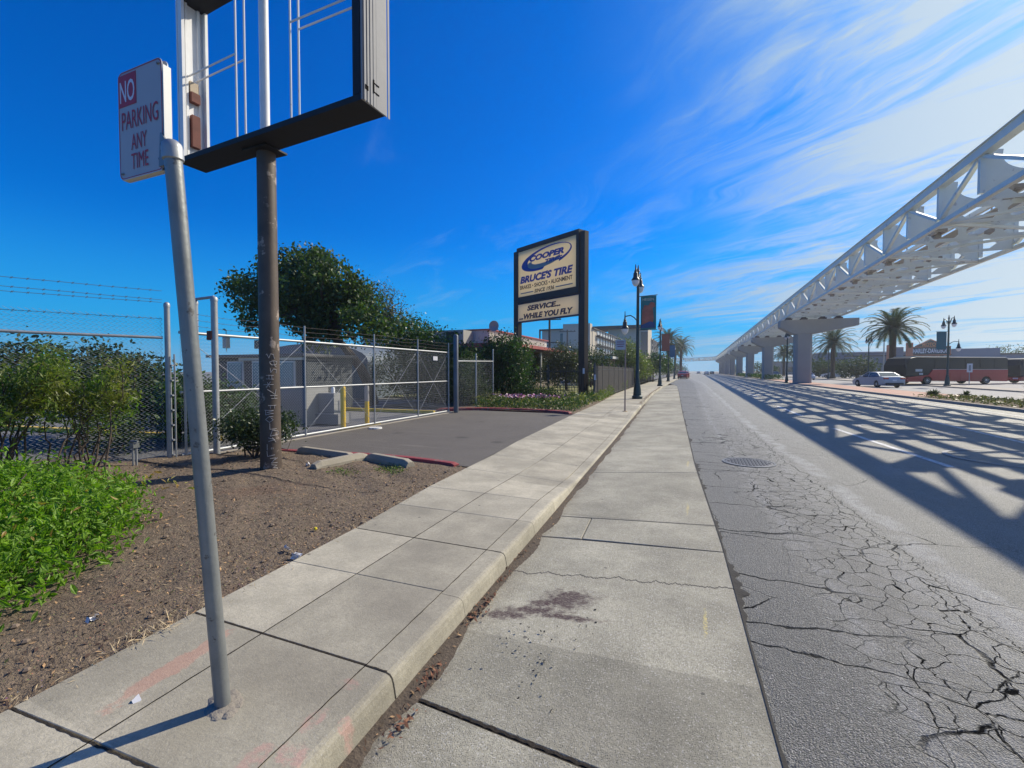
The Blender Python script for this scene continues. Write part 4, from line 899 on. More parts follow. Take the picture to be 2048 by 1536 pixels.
for i,s0 in enumerate(SL[:-1]):
    s1=SL[i+1]
    near=s0<180
    step=1 if s0<180 else 2
    if i%step==0:
        if i>=50: cf=cfar
        else: cf=MB()
        fn_=lambda p,q,e,s0=s0:GP(s0+e,p,q)
        cf.prism(UP,-.02,.02,fn_); w_=HWID-.06
        cf.prism([(-w_,ZB+.04),(w_,ZB+.04),(w_,ZB+.17),(-w_,ZB+.17)],-.02,.02,fn_)
        for (n0,n1,c0,c1) in ((-w_,-w_+.62,0,.28),(-.78,-.50,.16,.16),(.50,.78,.16,.16),(w_-.62,w_,.28,0)):
            cf.prism([(n0-c0,ZB+.17),(n1+c1,ZB+.17),(n1,ZB+.17+c1*.8+.02),(n1,ZB+.66-c1*.8-.02),(n1+c1,ZB+.66),(n0-c0,ZB+.66),(n0,ZB+.66-c0*.8-.02),(n0,ZB+.17+c0*.8+.02)],-.02,.02,fn_)
        if near:
            for sg in(-1,1):
                um=MB() if i<50 else ufar
                um.bar(GP(s0,sg*HWID,ZB+.3),GP(s0,sg*HWID,ZT-.3),.16,.16,up=(1,0,0))
                if i<50: um.build('upright',MTRUSS,t)
        if i<50: cf.build('cross_frame',MTRUSS,t)
    for sg in(-1,1):
        dg=MB() if i<50 else dfar
        if (i%2==0): dg.bar(GP(s0+.1,sg*HWID,ZT-.3),GP(s1-.1,sg*HWID,ZB+.3),.14,.14)
        else: dg.bar(GP(s0+.1,sg*HWID,ZB+.3),GP(s1-.1,sg*HWID,ZT-.3),.12,.12)
        if i<50: dg.build('diagonal',MTRUSS,t)
    if near:
        if i%2: lb.bar(GP(s0,-HWID,ZB+.13),GP(s1,HWID,ZB+.13),.11,.11)
        else: lb.bar(GP(s0,HWID,ZB+.11),GP(s1,-HWID,ZB+.11),.11,.11)
        pass
    for n0,m_ in tgs.items():
        if abs(n0)>1: m_.bar(GP(s0,n0,ZB+.98),GP(s1,n0,ZB+1.02),.16,.30)
        else: m_.bar(GP(s0,n0,ZB+1.0),GP(s1,n0,ZB+1.0),.14,.20)
    wk.bar(GP(s0,0,ZB+.88),GP(s1,0,ZB+.88),.60,.05)
    if near:
        hr.bar(GP(s0,.36,ZB+1.85),GP(s1,.36,ZB+1.85),.045); hr.bar(GP(s0,.36,ZB+1.4),GP(s1,.36,ZB+1.4),.03); hr.bar(GP(s0,.36,ZB+.74),GP(s0,.36,ZB+1.86),.05)
        hr.bar(GP(s0,HWID-.2,ZT+.25),GP(s1,HWID-.2,ZT+.25),.03)
        if i%2==0 or rng.random()<.4:
            for n0 in(-1.2,1.2):
                z_=ZB+.72; s_=s0+.9+rng.random()
                p=Vector(GP(s_,n0,z_)); mc.box(p,(.5,.7,.16)); mc.box(p+Vector((.0,.1,-.16)),(.26,.34,.26)); mc.box(p+Vector((-.22,-.2,-.08)),(.14,.5,.18))
ufar.build('far_uprights',MTRUSS,t,kind='stuff'); cfar.build('far_cross_frames',MTRUSS,t,kind='stuff'); dfar.build('far_diagonals',MTRUSS,t,kind='stuff'); lb.build('lateral_bracing',MTRUSS,t,kind='stuff')
for m_ in tgs.values(): m_.build('track_girder',MTRUSS,t)
wk.build('walkway',MTRUSSD,t); hr.build('handrail',MGALV,t); mc.build('machinery',MMACH,t,kind='stuff')
def pier(x_,y_,x0,x1,rz,label):
    t=empty('guideway_pier',(x_,y_,.0),rz,label,'pier',group='concrete piers carrying the guideway')
    b=MB(); c_=.82; ch=.22; zb_=-.1
    P=[(-c_+ch,-c_),(c_-ch,-c_),(c_,-c_+ch),(c_,c_-ch),(c_-ch,c_),(-c_+ch,c_),(-c_,c_-ch),(-c_,-c_+ch)]
    b.prism(P,-.15,5.9,lambda p,q,e:(p,q,e)); b.build('column',MPIER,t)
    b=MB(); a0,a1=x0-x_,x1-x_; h1=7.20
    P=[(a0,h1),(a0,6.42),(-c_-.25,5.62),(c_+.25,5.62),(a1,6.42),(a1,h1)]
    b.prism(P,-.85,.85,lambda p,q,e:(p,e,q)); b.build('cap',MPIER,t,bevel=.03)
    for n0 in(-2.4,-.9,.9,2.4):
        b=MB(); b.box((GC-x_+n0 if rz==0 else n0,0,h1+.10),(.62,1.0,.20)); b.box((GC-x_+n0 if rz==0 else n0,0,h1+.26),(.42,.6,.13)); b.build('bearing',M('bearing_steel',(.12,.10,.10),.7,.3),t)
PY=[60,89,117.5,146,174.5,203,231.5,260]
lb_=['nearest concrete pier with tapered cap, standing on the red brick median','second concrete pier behind the nearest, on the planted median','third concrete pier of the row under the guideway','fourth concrete pier of the row under the guideway','fifth concrete pier of the row, small in the distance','sixth concrete pier of the row, small in the distance','seventh concrete pier of the row, small in the distance','farthest concrete pier, where the guideway starts to bend']
pier(11.0+.0*1,60,8.65,16.05,0,lb_[0])
for y_,l_ in zip(PY[1:],lb_[1:]): pier(11.2,y_,8.7,15.9,0,l_)
pier(12.4,14.5,8.7,15.9,0,'concrete pier outside the right edge of the picture')
# far bridge pier on the left side of the road
p_,d_=gpath(262+9+46*R(86)+14)

# ================================================================ STREET LAMPS
def lamp_head(mb_m,mb_g,x_,y_,z_):
    """bell lantern hanging with its finial; z_ is the arm height"""
    mb_m.lathe((x_,y_,z_),[(.02,.40),(.03,.30),(.04,.12),(.08,.08),(.065,.02),(.11,-.04),(.125,-.24),(.155,-.28),(.205,-.36),(.215,-.40),(.02,-.405)],14)
    mb_g.lathe((x_,y_,z_),[(.19,-.41),(.175,-.52),(.12,-.64),(.04,-.70)],14)
def street_lamp(x_,y_,z0_,s_,label,arm=0,banner=None,group='green twin lantern street lamps',light=True):
    t=empty('street_lamp',(x_,y_,z0_),0,label,'street lamp',group=group); t.scale=(s_,s_,s_)
    b=MB(); b.lathe((0,0,0),[(.27,0),(.27,.14),(.21,.18),(.19,.50),(.15,.75),(.115,.98),(.12,1.04),(.095,1.10),(.088,2.4),(.080,4.5),(.07,6.25),(.12,6.28),(.12,6.36),(.06,6.42),(.05,6.62),(.09,6.68),(.05,6.76),(.02,7.0)],14); b.build('pole',MGREEN,t,smooth=True)
    b=MB();g=MB()
    for sg in(-1,1):
        pts=[(0,0,5.95),(0,sg*.25,6.32),(0,sg*.55,6.62),(0,sg*.85,6.66),(0,sg*1.02,6.52)]; b.tube(pts,.035,6); b.tube([(0,0,6.1),(0,sg*.35,6.15),(0,sg*.5,6.5)],.02,5)
        lamp_head(b,g,0,sg*1.02,6.42)
    b.build('twin_arms',MGREEN,t,smooth=True); g.build('globe',MGLOBE,t,smooth=True)
    if arm:
        b=MB();g=MB(); b.tube([(0,0,4.05),(arm*.25,0,4.28),(arm*.5,0,4.40),(arm*.85,0,4.36)],.03,6); lamp_head(b,g,arm*.88,0,4.10); b.tube([(arm*.88,0,4.3),(arm*.88,0,4.62)],.02,6)
        b.build('side_arm',MGREEN,t,smooth=True); g.build('globe',MGLOBE,t,smooth=True)
    if banner:
        sg,col=banner; b=MB(); b.tube([(0,0,5.36),(sg*.98,0,5.40)],.018,6); b.tube([(0,0,3.62),(sg*.98,0,3.60)],.018,6); b.build('banner_arm',MGREEN,t)
        b=MB(); n_=8
        for j in range(n_+1):
            z_=3.63+1.74*j/n_; w_=.02*math.sin(j*1.1); 
            for x1_ in(.14,.5,.92): b.v.append((sg*x1_,w_*x1_,z_))
        b.f=[(j*3+i,j*3+i+1,j*3+4+i,j*3+3+i) for j in range(n_) for i in(0,1)]
        bn=b.build('banner',M('banner_'+col[0],col[1],.8,var=.1),t); m_=bn.modifiers.new('s','SOLIDIFY'); m_.thickness=.006
        if col[2]:
            b=MB(); P=[(.20,3.80),(.72,3.78),(.80,4.2),(.74,4.75),(.86,4.80),(.84,4.98),(.66,5.05),(.52,4.86),(.34,4.90),(.22,4.6)]
            b.prism(P,-.035,-.030,lambda p,q,e:(p*sg,e,q)); b.build('picture',M('banner_coral',(.45,.14,.09),.8,var=.5,vs=3),bn)
            b=MB(); b.prism([(.16,3.85),(.62,4.05),(.86,3.95),(.86,3.72),(.16,3.70)],-.037,-.032,lambda p,q,e:(p*sg,e,q)); b.build('picture',M('banner_navy',(.04,.09,.22),.8,var=.4),bn)
            text("HEGEN",'lettering',M('banner_cream',(.62,.62,.50),.8),bn,(.24,-.036,5.12),(1,0,0),(0,0,1),.56,.13,.01,ext=0)
    return t
street_lamp(-2.93,24.44,kerb_h(24),1.,'nearest green street lamp with side lantern and teal banner on the left pavement',-.75,(1,('teal',(.03,.20,.19),True)))
street_lamp(-3.36,45.67,0,.93,'second green street lamp on the left pavement, with orange banner',0,(1,('orange',(.33,.12,.08),False)))
street_lamp(-3.75,66,0,.93,'third green street lamp on the left pavement with blue banner, far off',-.75,(1,('blue',(.05,.16,.25),False)))
street_lamp(-3.9,87,0,.93,'fourth green street lamp on the left pavement, very small',0,None)
street_lamp(9.9,62.5,-.0,.92,'dark street lamp on the median just left of the nearest pier',0,None)
street_lamp(21.75,54.8,.05,.95,'twin lantern street lamp in front of the red coach, with side arm',.9,(-1,('teal2',(.03,.13,.16),False)))
street_lamp(22.3,78,.05,.93,'twin lantern street lamp between the two palms across the road',0,None)
street_lamp(22.3,99,.05,.93,'twin lantern street lamp far across the road behind the piers',0,None)

# second street sign (parking plate facing traffic)
t=empty('street_sign',(-2.42,16.62,kerb_h(16.6)),0,'thin rust footed post with pale parking plate, left of the first lamp','street sign')
b=MB(); b.box((0,0,1.3),(.045,.03,2.62)); b.build('post',M('rusty_galv',(.28,.21,.18),.6,.4,var=.3,col2=(.16,.08,.06)),t)
b=MB(); b.box((-.17,-.03,2.42),(.36,.006,.36)); p_=b.build('plate',M('dusty_white',(.42,.44,.48),.6),t)
for z_,w_ in((2.52,.26),(2.44,.28),(2.36,.22)):
    b=MB(); b.box((-.17,-.035,z_),(w_,.003,.035)); b.build('lettering',M('faded_maroon',(.22,.12,.16),.6),p_)
b=MB(); b.lathe((0,0,0),[(.10,-.01),(.08,.02),(.03,.025)],8); b.build('weeds',M('dry_leaf',(.33,.20,.10)),t)

# ================================================================ VEGETATION
scatter0=lambda f,n_: np.array([f() for _ in range(n_)])
LF=leafmat('tree_leaf',(.085,.14,.028),(.035,.07,.02),.35,.5); LFD=leafmat('dark_leaf',(.028,.055,.018),(.058,.095,.028),.3,.75)
LFB=leafmat('bright_leaf',(.10,.22,.015),(.24,.42,.035),.42,.55,9.); LFY=leafmat('feathery_leaf',(.10,.21,.03),(.20,.21,.05),.45)
LFO=leafmat('olive_leaf',(.09,.11,.04),(.13,.13,.05),.3); LFP=leafmat('palm_leaf',(.045,.075,.04),(.075,.10,.055),.2,.75); LFI=leafmat('ivy_leaf',(.06,.13,.022),(.03,.07,.02),.3)
LFR=leafmat('plum_leaf',(.10,.030,.030),(.06,.02,.022),.2); LFG=leafmat('grass_green',(.10,.19,.03),(.19,.22,.06),.35)
def limbs(mb,base,tips,r0,wob=.15,n_=6,seg=6):
    base=Vector(base)
    for tip in tips:
        tip=Vector(tip); m_=[]; 
        for j in range(seg+1):
            q=j/seg; p=base.lerp(tip,q); p.z=base.z+(tip.z-base.z)*q**.85
            if 0<j<seg: p+=Vector(rng.normal(size=3)*wob*.5)
            m_.append(p)
        mb.tube(m_,[max(.006,r0*(1-.85*j/seg)) for j in range(seg+1)],n_)
def plant(name,loc,blobs,n_,size,mat,label,cat,group=None,trunk=None,tr_r=.1,clump=.35,per=14,asp=.55,shell=.55,leafpart='crown',flat=0.,six=False,stems=None,tips_n=10):
    loc=Vector(loc); t=empty(name,loc,0,label,cat,group)
    bl=[(b_[0]-loc.x,b_[1]-loc.y,b_[2]-loc.z,*b_[3:]) for b_ in blobs]
    P=blob_points(bl,n_,clump,per,shell); P=P[P[:,2]>.02]
    fast(leaf_mb(P,size,asp,flat=flat,six=six,sv=.45 if six else .28),leafpart,mat,t)
    mb=MB()
    if trunk: 
        tk=[Vector(p)-loc for p in trunk]; mb.tube([tuple(p) for p in tk],[tr_r*(1-.45*j/(len(tk)-1)) for j in range(len(tk))],8)
        tips=[tuple(P[rng.integers(len(P))]) for _ in range(tips_n)]; limbs(mb,tk[-1],tips,tr_r*.5,.3)
        mb.build('trunk',MTRUNK,t,smooth=True)
    if stems:
        for (x_,y_) in stems:
            q=P[rng.integers(len(P))]; limbs(mb,(x_-loc.x,y_-loc.y,-.02),[tuple(q)],tr_r,.12)
            q=P[rng.integers(len(P))]; limbs(mb,(x_-loc.x,y_-loc.y,-.02),[tuple(q)],tr_r*.7,.12)
        mb.build('stems',MTRUNK,t)
    return t
# bright green shrub in the left foreground
bl=[]
for (x_,y_,r_,h_) in ((-3.45,.85,.30,.26),(-3.40,.45,.34,.28),(-3.6,.1,.45,.32),(-3.75,1.25,.36,.26),(-3.9,1.7,.40,.32),(-4.1,1.05,.45,.36),(-4.35,2.0,.50,.38),(-4.5,1.4,.55,.42),(-4.75,2.45,.45,.36),(-5.0,1.9,.6,.44),(-5.15,2.7,.40,.32),(-5.4,2.3,.5,.42),(-4.3,.5,.55,.40),(-3.9,.75,.38,.30),(-5.2,1.2,.6,.45),(-5.9,2.6,.5,.40),(-6.0,1.9,.6,.45),(-4.25,2.35,.26,.24)):
    x_-=.34+(.28 if y_>2.2 else (.10 if y_>1.6 else -.06)); y_-=.12 if y_>2.2 else 0
    bl.append((x_,y_,h_*.42,r_*.96,r_*.96,h_*.72))
def fdl():
    while 1:
        y_=.3+rng.random()*3.; x_=-3.6-rng.random()*2.2-.25*y_
        return (x_,y_,.05+rng.random()*.1)
litter('shrub_edge_litter',420,fdl,.035,MLIT,'dead leaves fallen at the foot of the bright green shrub',.3)
plant('foreground_shrub',(-4.5,1.6,.0),bl,30000,.047,LFB,'low bright green glossy shrub in the left foreground','shrub',clump=.17,per=16,shell=.72,six=True,asp=.42,leafpart='leaves',flat=.25,stems=[(-4.,1.4),(-4.6,1.9),(-5.2,2.2),(-4.3,.9)],tr_r=.012)
def fys():
    y_=.5+rng.random()*2.4; x_=-3.9-rng.random()*1.9-.12*y_; return (x_,y_,.30+rng.random()*.14)
o_=fast(leaf_mb(scatter0(fys,260),.055,.4,flat=.4,six=True),'faded_leaves',leafmat('faded_leaf',(.34,.34,.06),(.40,.24,.08),.4),kind='stuff',label='yellowing leaves among the bright green shrub',cat='leaves')
# feathery bamboo-like bushes before the fence
def nandina(x_,y_,h_,r_,n_,label):
    t=empty('feathery_bush',(x_,y_,zd(x_,y_)),0,label,'shrub','tall feathery bushes along the left fence'); st=MB(); L=[]
    for j in range(13):
        a_=rng.random()*6.28; rr_=r_*rng.random()**.5; hh=h_*(.62+.4*rng.random()); bx,by=.16*rng.normal(),.16*rng.normal()
        tip=Vector((rr_*math.cos(a_),rr_*math.sin(a_),hh)); limbs(st,(bx,by,0),[tuple(tip)],.013,.05)
        for q in range(n_//13):
            s_=rng.random()**.45; p=Vector((bx,by,0)).lerp(tip,.45+.6*s_); d_=rng.normal(size=3); d_[2]*=.35; d_/=np.linalg.norm(d_); L.append(np.array(p)+d_*(.05+.30*rng.random())*(1.1-.5*s_))
    fast(leaf_mb(np.array(L),.075,.20,flat=.35,droop=.3),'leaves',LFY,t); st.build('stems',MTRUNK,t)
nandina(-7.7,2.6,1.62,.62,5200,'tall feathery bush in the middle of the fence shrubs, reddish tips')
nandina(-7.45,3.25,1.50,.50,4200,'feathery bush with red stems nearest the leaning sign pipe')
nandina(-8.1,1.6,1.75,.62,4400,'feathery bush at the left edge of the picture')
nandina(-7.2,1.9,1.25,.5,3000,'lower feathery bush right behind the bright green shrub')
# pruned bush beside the mast
plant('pruned_bush',(-6.62,5.12,.03),[(-6.70,5.10,.56,.36,.34,.24),(-6.35,5.35,.54,.26,.25,.18),(-6.9,4.98,.52,.22,.22,.18),(-6.65,5.2,.42,.28,.28,.18)],7000,.042,leafmat('waxy_leaf',(.06,.10,.03),(.035,.055,.02),.2,.35,6.),'small dark pruned bush beside the brown mast','shrub',clump=.15,per=12,shell=.6,six=False,leafpart='leaves',stems=[(-6.62,5.12),(-6.55,5.05),(-6.7,5.2),(-6.5,5.2)],tr_r=.022)
# hedge trees behind the fence
hl=['dark bushy tree behind the fence at the far left','dark bushy tree behind the fence, second from the left','dark bushy tree behind the fence, third from the left','dark bushy tree behind the fence, fourth from the left','bushy shrub seen between the gate posts','green shrub behind the gate left of the grey wall']
for (x_,y_,h_,r_),l_ in zip(((-12.2,1.8,2.05,1.2),(-12.0,3.9,2.0,1.15),(-12.6,5.6,2.05,1.2),(-11.2,5.6,1.7,.8),(-9.9,5.9,1.25,.5),(-9.6,6.4,1.0,.42)),hl):
    plant('bushy_tree',(x_,y_,-.02),[(x_,y_,h_*.62,r_,r_,h_*.36),(x_+.5,y_-.3,h_*.52,r_*.6,r_*.6,h_*.28),(x_-.5,y_+.5,h_*.66,r_*.7,r_*.7,h_*.3),(x_+.3,y_+.5,h_*.72,r_*.5,r_*.5,h_*.25)],6500,.085,LFD if l_[0]=='d' else LFI,l_,'tree','row of bushy trees behind the chain link',trunk=[(x_,y_,0),(x_+.05,y_,.35),(x_-.03,y_+.05,.7)],tr_r=.09,clump=.3,per=14,shell=.5)
plant('clipped_plant',(-9.4,4.6,-.02),[(-9.4,4.6,.35,.5,.45,.30)],1500,.06,LFD,'low dark plant under the fence beside the yellow curb','shrub',clump=.2,leafpart='leaves',stems=[(-9.4,4.6)],tr_r=.015)
# the big tree behind the gate
tb=(-12.9,15.6,0)
C0=[(-18.4,14.3,4.98,1.0,1.07,.9),(-17.57,15.0,6.0,.9,.94,.8),(-16.5,15.7,6.0,1.0,1.14,.95),(-13.9,14.3,5.1,.85,.85,.75),(-13.56,15.0,4.6,.89,.94,.8),(-19.0,15.7,4.6,.95,1.08,.85),(-15.62,14.3,4.3,1.2,1.26,1.1),(-14.66,15.0,3.86,1.12,1.18,1.05),(-13.23,15.7,4.4,.69,.73,.6),(-12.31,14.3,3.27,.84,.89,.75),(-11.64,15.0,3.1,.61,.65,.5),(-20.9,15.7,4.5,.5,.6,.5),(-18.18,14.3,3.6,.51,.53,.4),(-15.24,15.0,2.9,.58,.61,.5),(-17.3,15.7,6.85,.35,.4,.35),(-14.9,14.6,5.75,.75,.8,.6),(-20.2,15.0,5.6,.4,.4,.4),(-15.6,15.2,6.3,.6,.6,.5),(-16.8,14.6,5.0,1.1,1.1,.9)]
plant('large_tree',tb,C0,25000,.165,LF,'large broad leafy tree leaning over the sliding gate','tree',trunk=[tb,(-13.0,15.5,.8),(-13.3,15.3,1.6),(-14.0,15.1,2.5),(-15.0,15.0,3.3)],tr_r=.25,clump=.40,per=36,shell=.60,tips_n=26)
plant('sparse_tree',(-18.9,24,0),[(-18.7,24,5.6,1.2,1.2,1.2),(-17.6,24,4.6,1.1,1.2,.9),(-19.3,24,6.6,1.0,1.1,.8),(-16.9,24,4.0,.7,.9,.6)],2300,.12,LFO,'sparse twiggy tree showing behind the right of the large tree','tree',trunk=[(-18.9,24,0),(-18.8,24,2.5),(-18.6,24,4.0)],tr_r=.14,clump=.5,per=7,shell=.3,tips_n=42)
plant('climbing_bush',(-11.2,17.3,0),[(-11.6,17.2,2.3,1.1,1.0,1.2),(-10.6,17.6,1.9,1.0,.9,1.2),(-9.6,17.8,1.7,.9,.8,.95),(-12.3,17.4,3.0,1.1,1.,.9),(-11.,17.5,1.0,1.6,.8,1.0),(-9.2,17.6,.9,.6,.6,.8)],15000,.12,LFI,'wide bright topped bush behind the far end of the gate','shrub',clump=.4,per=16,shell=.65,leafpart='leaves',stems=[(-11,17.3),(-10,17.6)],tr_r=.05)
plant('backdrop_bush',(-13.3,19.6,0),[(-15.0,19.4,1.3,.9,.8,1.2),(-14.0,19.6,1.5,1.0,.8,1.2),(-12.9,19.9,1.6,1.0,.8,1.3),(-11.8,20.2,1.5,1.,.8,1.3),(-10.8,20.4,1.3,.9,.8,1.1),(-13.4,19.5,.6,2.,.7,.7)],9000,.12,LFD,'dark bush bank beyond the large tree trunk','shrub',clump=.4,per=14,shell=.6,leafpart='leaves',stems=[(-13.5,19.6),(-12,20)],tr_r=.05)
plant('gate_end_bush',(-8.9,16.6,0),[(-9.1,16.9,1.2,.7,.7,1.0),(-8.7,16.2,.8,.5,.5,.7),(-8.5,16.9,.5,.5,.5,.5)],6500,.09,LFD,'dark bush inside the short chain link panel','shrub',clump=.3,leafpart='leaves',stems=[(-8.9,16.6)],tr_r=.03)
plant('tall_hedge',(-8.0,19.2,0),[(-8.5,19.2,2.3,.80,.85,.85),(-8.1,19.4,1.6,.95,.9,1.2),(-7.8,19.6,2.1,.6,.8,.8),(-8.1,19.1,.8,.95,.8,.9),(-9.0,19.3,2.0,.6,.6,.7)],15000,.10,LFI,'tall dense leafy hedge bush at the left leg of the pylon sign','shrub',clump=.32,per=16,shell=.68,leafpart='leaves',stems=[(-8,19.2),(-7.8,19.4)],tr_r=.05)
plant('willowy_tree',(-9.0,32.5,0),[(-9.3,32.5,2.0,1.2,1.3,1.1),(-8.3,32.6,1.6,.9,1.0,1.0),(-9.1,32.4,2.6,.9,1.0,.8),(-9.9,32.6,1.2,.9,1.0,.8)],9000,.13,leafmat('grey_green_leaf',(.09,.11,.065),(.05,.065,.035),.3),'grey green weeping tree seen between the legs of the pylon','tree',trunk=[(-9,32.5,0),(-9.1,32.5,1.2)],tr_r=.14,clump=.5,per=14,shell=.6)
plant('yellow_green_tree',(-8.4,38,0),[(-9.2,38,2.6,.5,.6,1.3),(-9.0,38,1.3,.7,.7,.9)],2200,.14,LFO,'slim yellow green tree right of the pylon sign','tree',trunk=[(-8.4,38,0),(-8.4,38,2)],tr_r=.1,clump=.45,per=14)
plant('street_tree',(-7.2,50,0),[(-7.2,50,3.2,1.3,1.4,1.6),(-6.4,51,2.4,1.2,1.2,1.3),(-6.0,53,1.7,1.2,1.2,1.0)],8500,.17,leafmat('lime_leaf',(.11,.16,.04),(.16,.20,.06),.4),'light green street tree right of the first lamp','tree',trunk=[(-7.2,50,0),(-7.2,50,1.8)],tr_r=.12,clump=.55,per=14)
plant('street_tree',(-5.6,64,0),[(-5.6,64,2.6,1.6,1.5,1.3),(-4.8,70,2.4,1.5,2.5,1.3)],6000,.2,LFI,'leafy tree beyond the second lamp below the palms','tree',trunk=[(-5.6,64,0),(-5.6,64,1.8)],tr_r=.12,clump=.6,per=14)
for (x_,y_,r_,l_) in ((-13,34,1.6,'dark round tree behind the black iron fence, left'),(-9.5,44,1.8,'dark round tree behind the black panel fence'),(-8.6,52,1.6,'dark tree behind the far end of the black panel fence')):
    plant('dark_tree',(x_,y_,0),[(x_,y_,2.2,r_,r_,1.5),(x_+.8,y_,1.4,r_*.8,r_*.8,1.1)],5000,.17,LFD,l_,'tree','dark trees behind the black fence',trunk=[(x_,y_,0),(x_,y_,1.2)],tr_r=.12,clump=.5,per=14)
# flower bed and roadside weeds
def scatter(f,n_): return np.array([f() for _ in range(n_)])
def fb():
    while 1:
        x_=-8.0+rng.random()*4.3; y_=15.3+rng.random()*5.2
        if x_<LX(y_)-.1 : return (x_,y_,.04+rng.random()*(.42 if y_<18.5 else .52)*(.5+.5*abs(math.sin(x_*3+y_*2))))
fast(leaf_mb(scatter(fb,9500),.10,.3,droop=-.4),'ground_cover',LFI,kind='stuff',label='dense ice plant ground cover before the pylon sign',cat='ground cover')
fast(leaf_mb(scatter(lambda:(lambda p:(p[0],p[1],p[2]+.05))(fb()),2600),.11,.22,droop=-.5),'dry_ground_cover',leafmat('straw_leaf',(.30,.30,.12),(.22,.20,.08),.4),kind='stuff',label='yellowed stalks among the ice plant',cat='ground cover')
FC=[(-7.25,16.5),(-6.75,16.6),(-6.2,16.7),(-6.9,17.1),(-5.9,17.0),(-5.4,16.6),(-6.4,16.3),(-5.1,16.9)]
def ff(): c_=FC[rng.integers(len(FC))]; return (c_[0]+rng.normal()*.22,c_[1]+rng.normal()*.16,.40+rng.random()*.12)
fast(leaf_mb(scatter(ff,170),.075,.8,flat=.7),'pink_flowers',M('pink_petal',(.50,.13,.32),.6,var=.4,vs=9),kind='stuff',label='magenta and pink daisies in clusters on the ground cover',cat='flowers')
fast(leaf_mb(scatter(lambda:(lambda p:(p[0]-.1,p[1]+.1,p[2]))(ff()),220),.075,.8,flat=.7),'pale_flowers',M('pale_petal',(.66,.45,.47),.6,var=.3,vs=9),kind='stuff',label='faded pale pink daisies on the ground cover',cat='flowers')
plant('dark_low_shrub',(-6.6,18.4,0),[(-6.9,18.3,.42,.75,.5,.32),(-6.2,18.7,.38,.6,.5,.26)],4200,.08,LFD,'low dark shrub at the foot of the iron fence','shrub',clump=.25,leafpart='leaves',stems=[(-6.6,18.4)],tr_r=.02)
def fw_():
    y_=21+rng.random()*16; return (LX(y_)-.02-rng.random()*.75,y_,rng.random()*(.35+.35*abs(math.sin(y_*.9))*(1 if y_>24 else .5)))
fast(leaf_mb(scatter(fw_,8500),.13,.16,droop=-.9),'tall_weeds',LFG,kind='stuff',label='tall green weeds along the foot of the black fence',cat='weeds')
def fwd():
    a_=[(-4.15,5.35,.10),(-4.6,4.9,.05),(-3.95,5.2,.12)][rng.integers(3)]; x_=a_[0]+rng.normal()*.10; y_=a_[1]+rng.normal()*.08; return (x_,y_,max(0,zd(x_,y_))+.01+rng.random()*.03)
fast(leaf_mb(scatter(fwd,420),.035,.35,flat=.4),'small_weeds',LFG,kind='stuff',label='tiny green weeds around the wheel stop near the sidewalk',cat='weeds')
def fyg():
    x_,y_,z_=fdirt(); return (x_,y_,z_)
fast(leaf_mb(scatter(fyg,500),.022,.4,flat=.5),'sprouts',LFO,kind='stuff',label='sparse sprouts scattered on the bare earth',cat='weeds')
def fcr():
    y_=20+rng.random()*22; return (cX(y_)-.02+rng.normal()*.05,y_,.02+rng.random()*.03)
fast(leaf_mb(scatter(fcr,900),.05,.2,flat=.3),'curb_debris',MLIT,kind='stuff',label='dry debris along the far part of the curb',cat='litter')
# palms
def palm(x_,y_,h_,fr,label,group,z0_=0.,n_=56,tr=.42):
    t=empty('palm_tree',(x_,y_,z0_),rng.random()*6,label,'palm tree',group); b=MB()
    b.lathe((0,0,0),[(tr*1.15,0),(tr*.9,.6)]+[(tr*(.82+.05*(j%2)),.6+(h_-1.3)*j/14) for j in range(1,14)]+[(tr*1.25,h_-.5),(tr*1.3,h_-.1),(tr*.6,h_+.25)],12); b.build('trunk',MTRUNK,t)
    L=MB()
    for j in range(n_):
        a_=2.4*j; el=R(78-118*(j/n_)); ln_=fr*(.85+.25*rng.random()); p=Vector((.2*math.cos(a_),.2*math.sin(a_),h_)); pts=[]
        e=el
        for q in range(9):
            pts.append(p.copy()); p=p+Vector((math.cos(a_)*math.cos(e),math.sin(a_)*math.cos(e),math.sin(e)))*(ln_/8); e-=R(3+2.6*q)*(1. if el>0 else .55)
        L.tube(pts,[.035*(1-.1*i) for i in range(9)],3,cap=False)
        side=Vector((-math.sin(a_),math.cos(a_),0))
        for i in range(1,30):
            f_=i/30*8; i0=min(7,int(f_)); q=pts[i0].lerp(pts[i0+1],f_-i0); d_=(pts[i0+1]-pts[i0]).normalized(); w_=ln_*.15*math.sin(math.pi*min(1,.15+i/30*.82))**.6+.08
            for sg in(-1,1):
                tip=q+side*sg*w_*.8+d_*w_*.45+Vector((0,0,-w_*.18)); u=d_*.05; L.add([q-u*1.3,q+u*1.3,tip],[(0,1,2)])
    fast(L,'fronds',LFP,t); return t
gR='palms across the road'; gL='palms far along the left pavement'
palm(22.6,70.5,6.9,3.6,'large round palm directly above the silver sedan',gR)
palm(23.2,100,6.9,4.3,'palm immediately right of the nearest pier',gR)
palm(22.4,128,6.8,4.3,'palm partly hidden behind the nearest pier',gR)
palm(23,150,6.8,4.3,'palm behind the second pier, farthest of the palms across the road',gR)
palm(-6.3,110,8.6,4.1,'left one of the two palms at the far end of the left pavement',gL)
palm(-4.6,143,9.0,4.6,'right one of the two palms at the far end of the left pavement',gL)
palm(-7.2,165,8.6,4.4,'palm half hidden behind the two far palms',gL)
HAZE=True
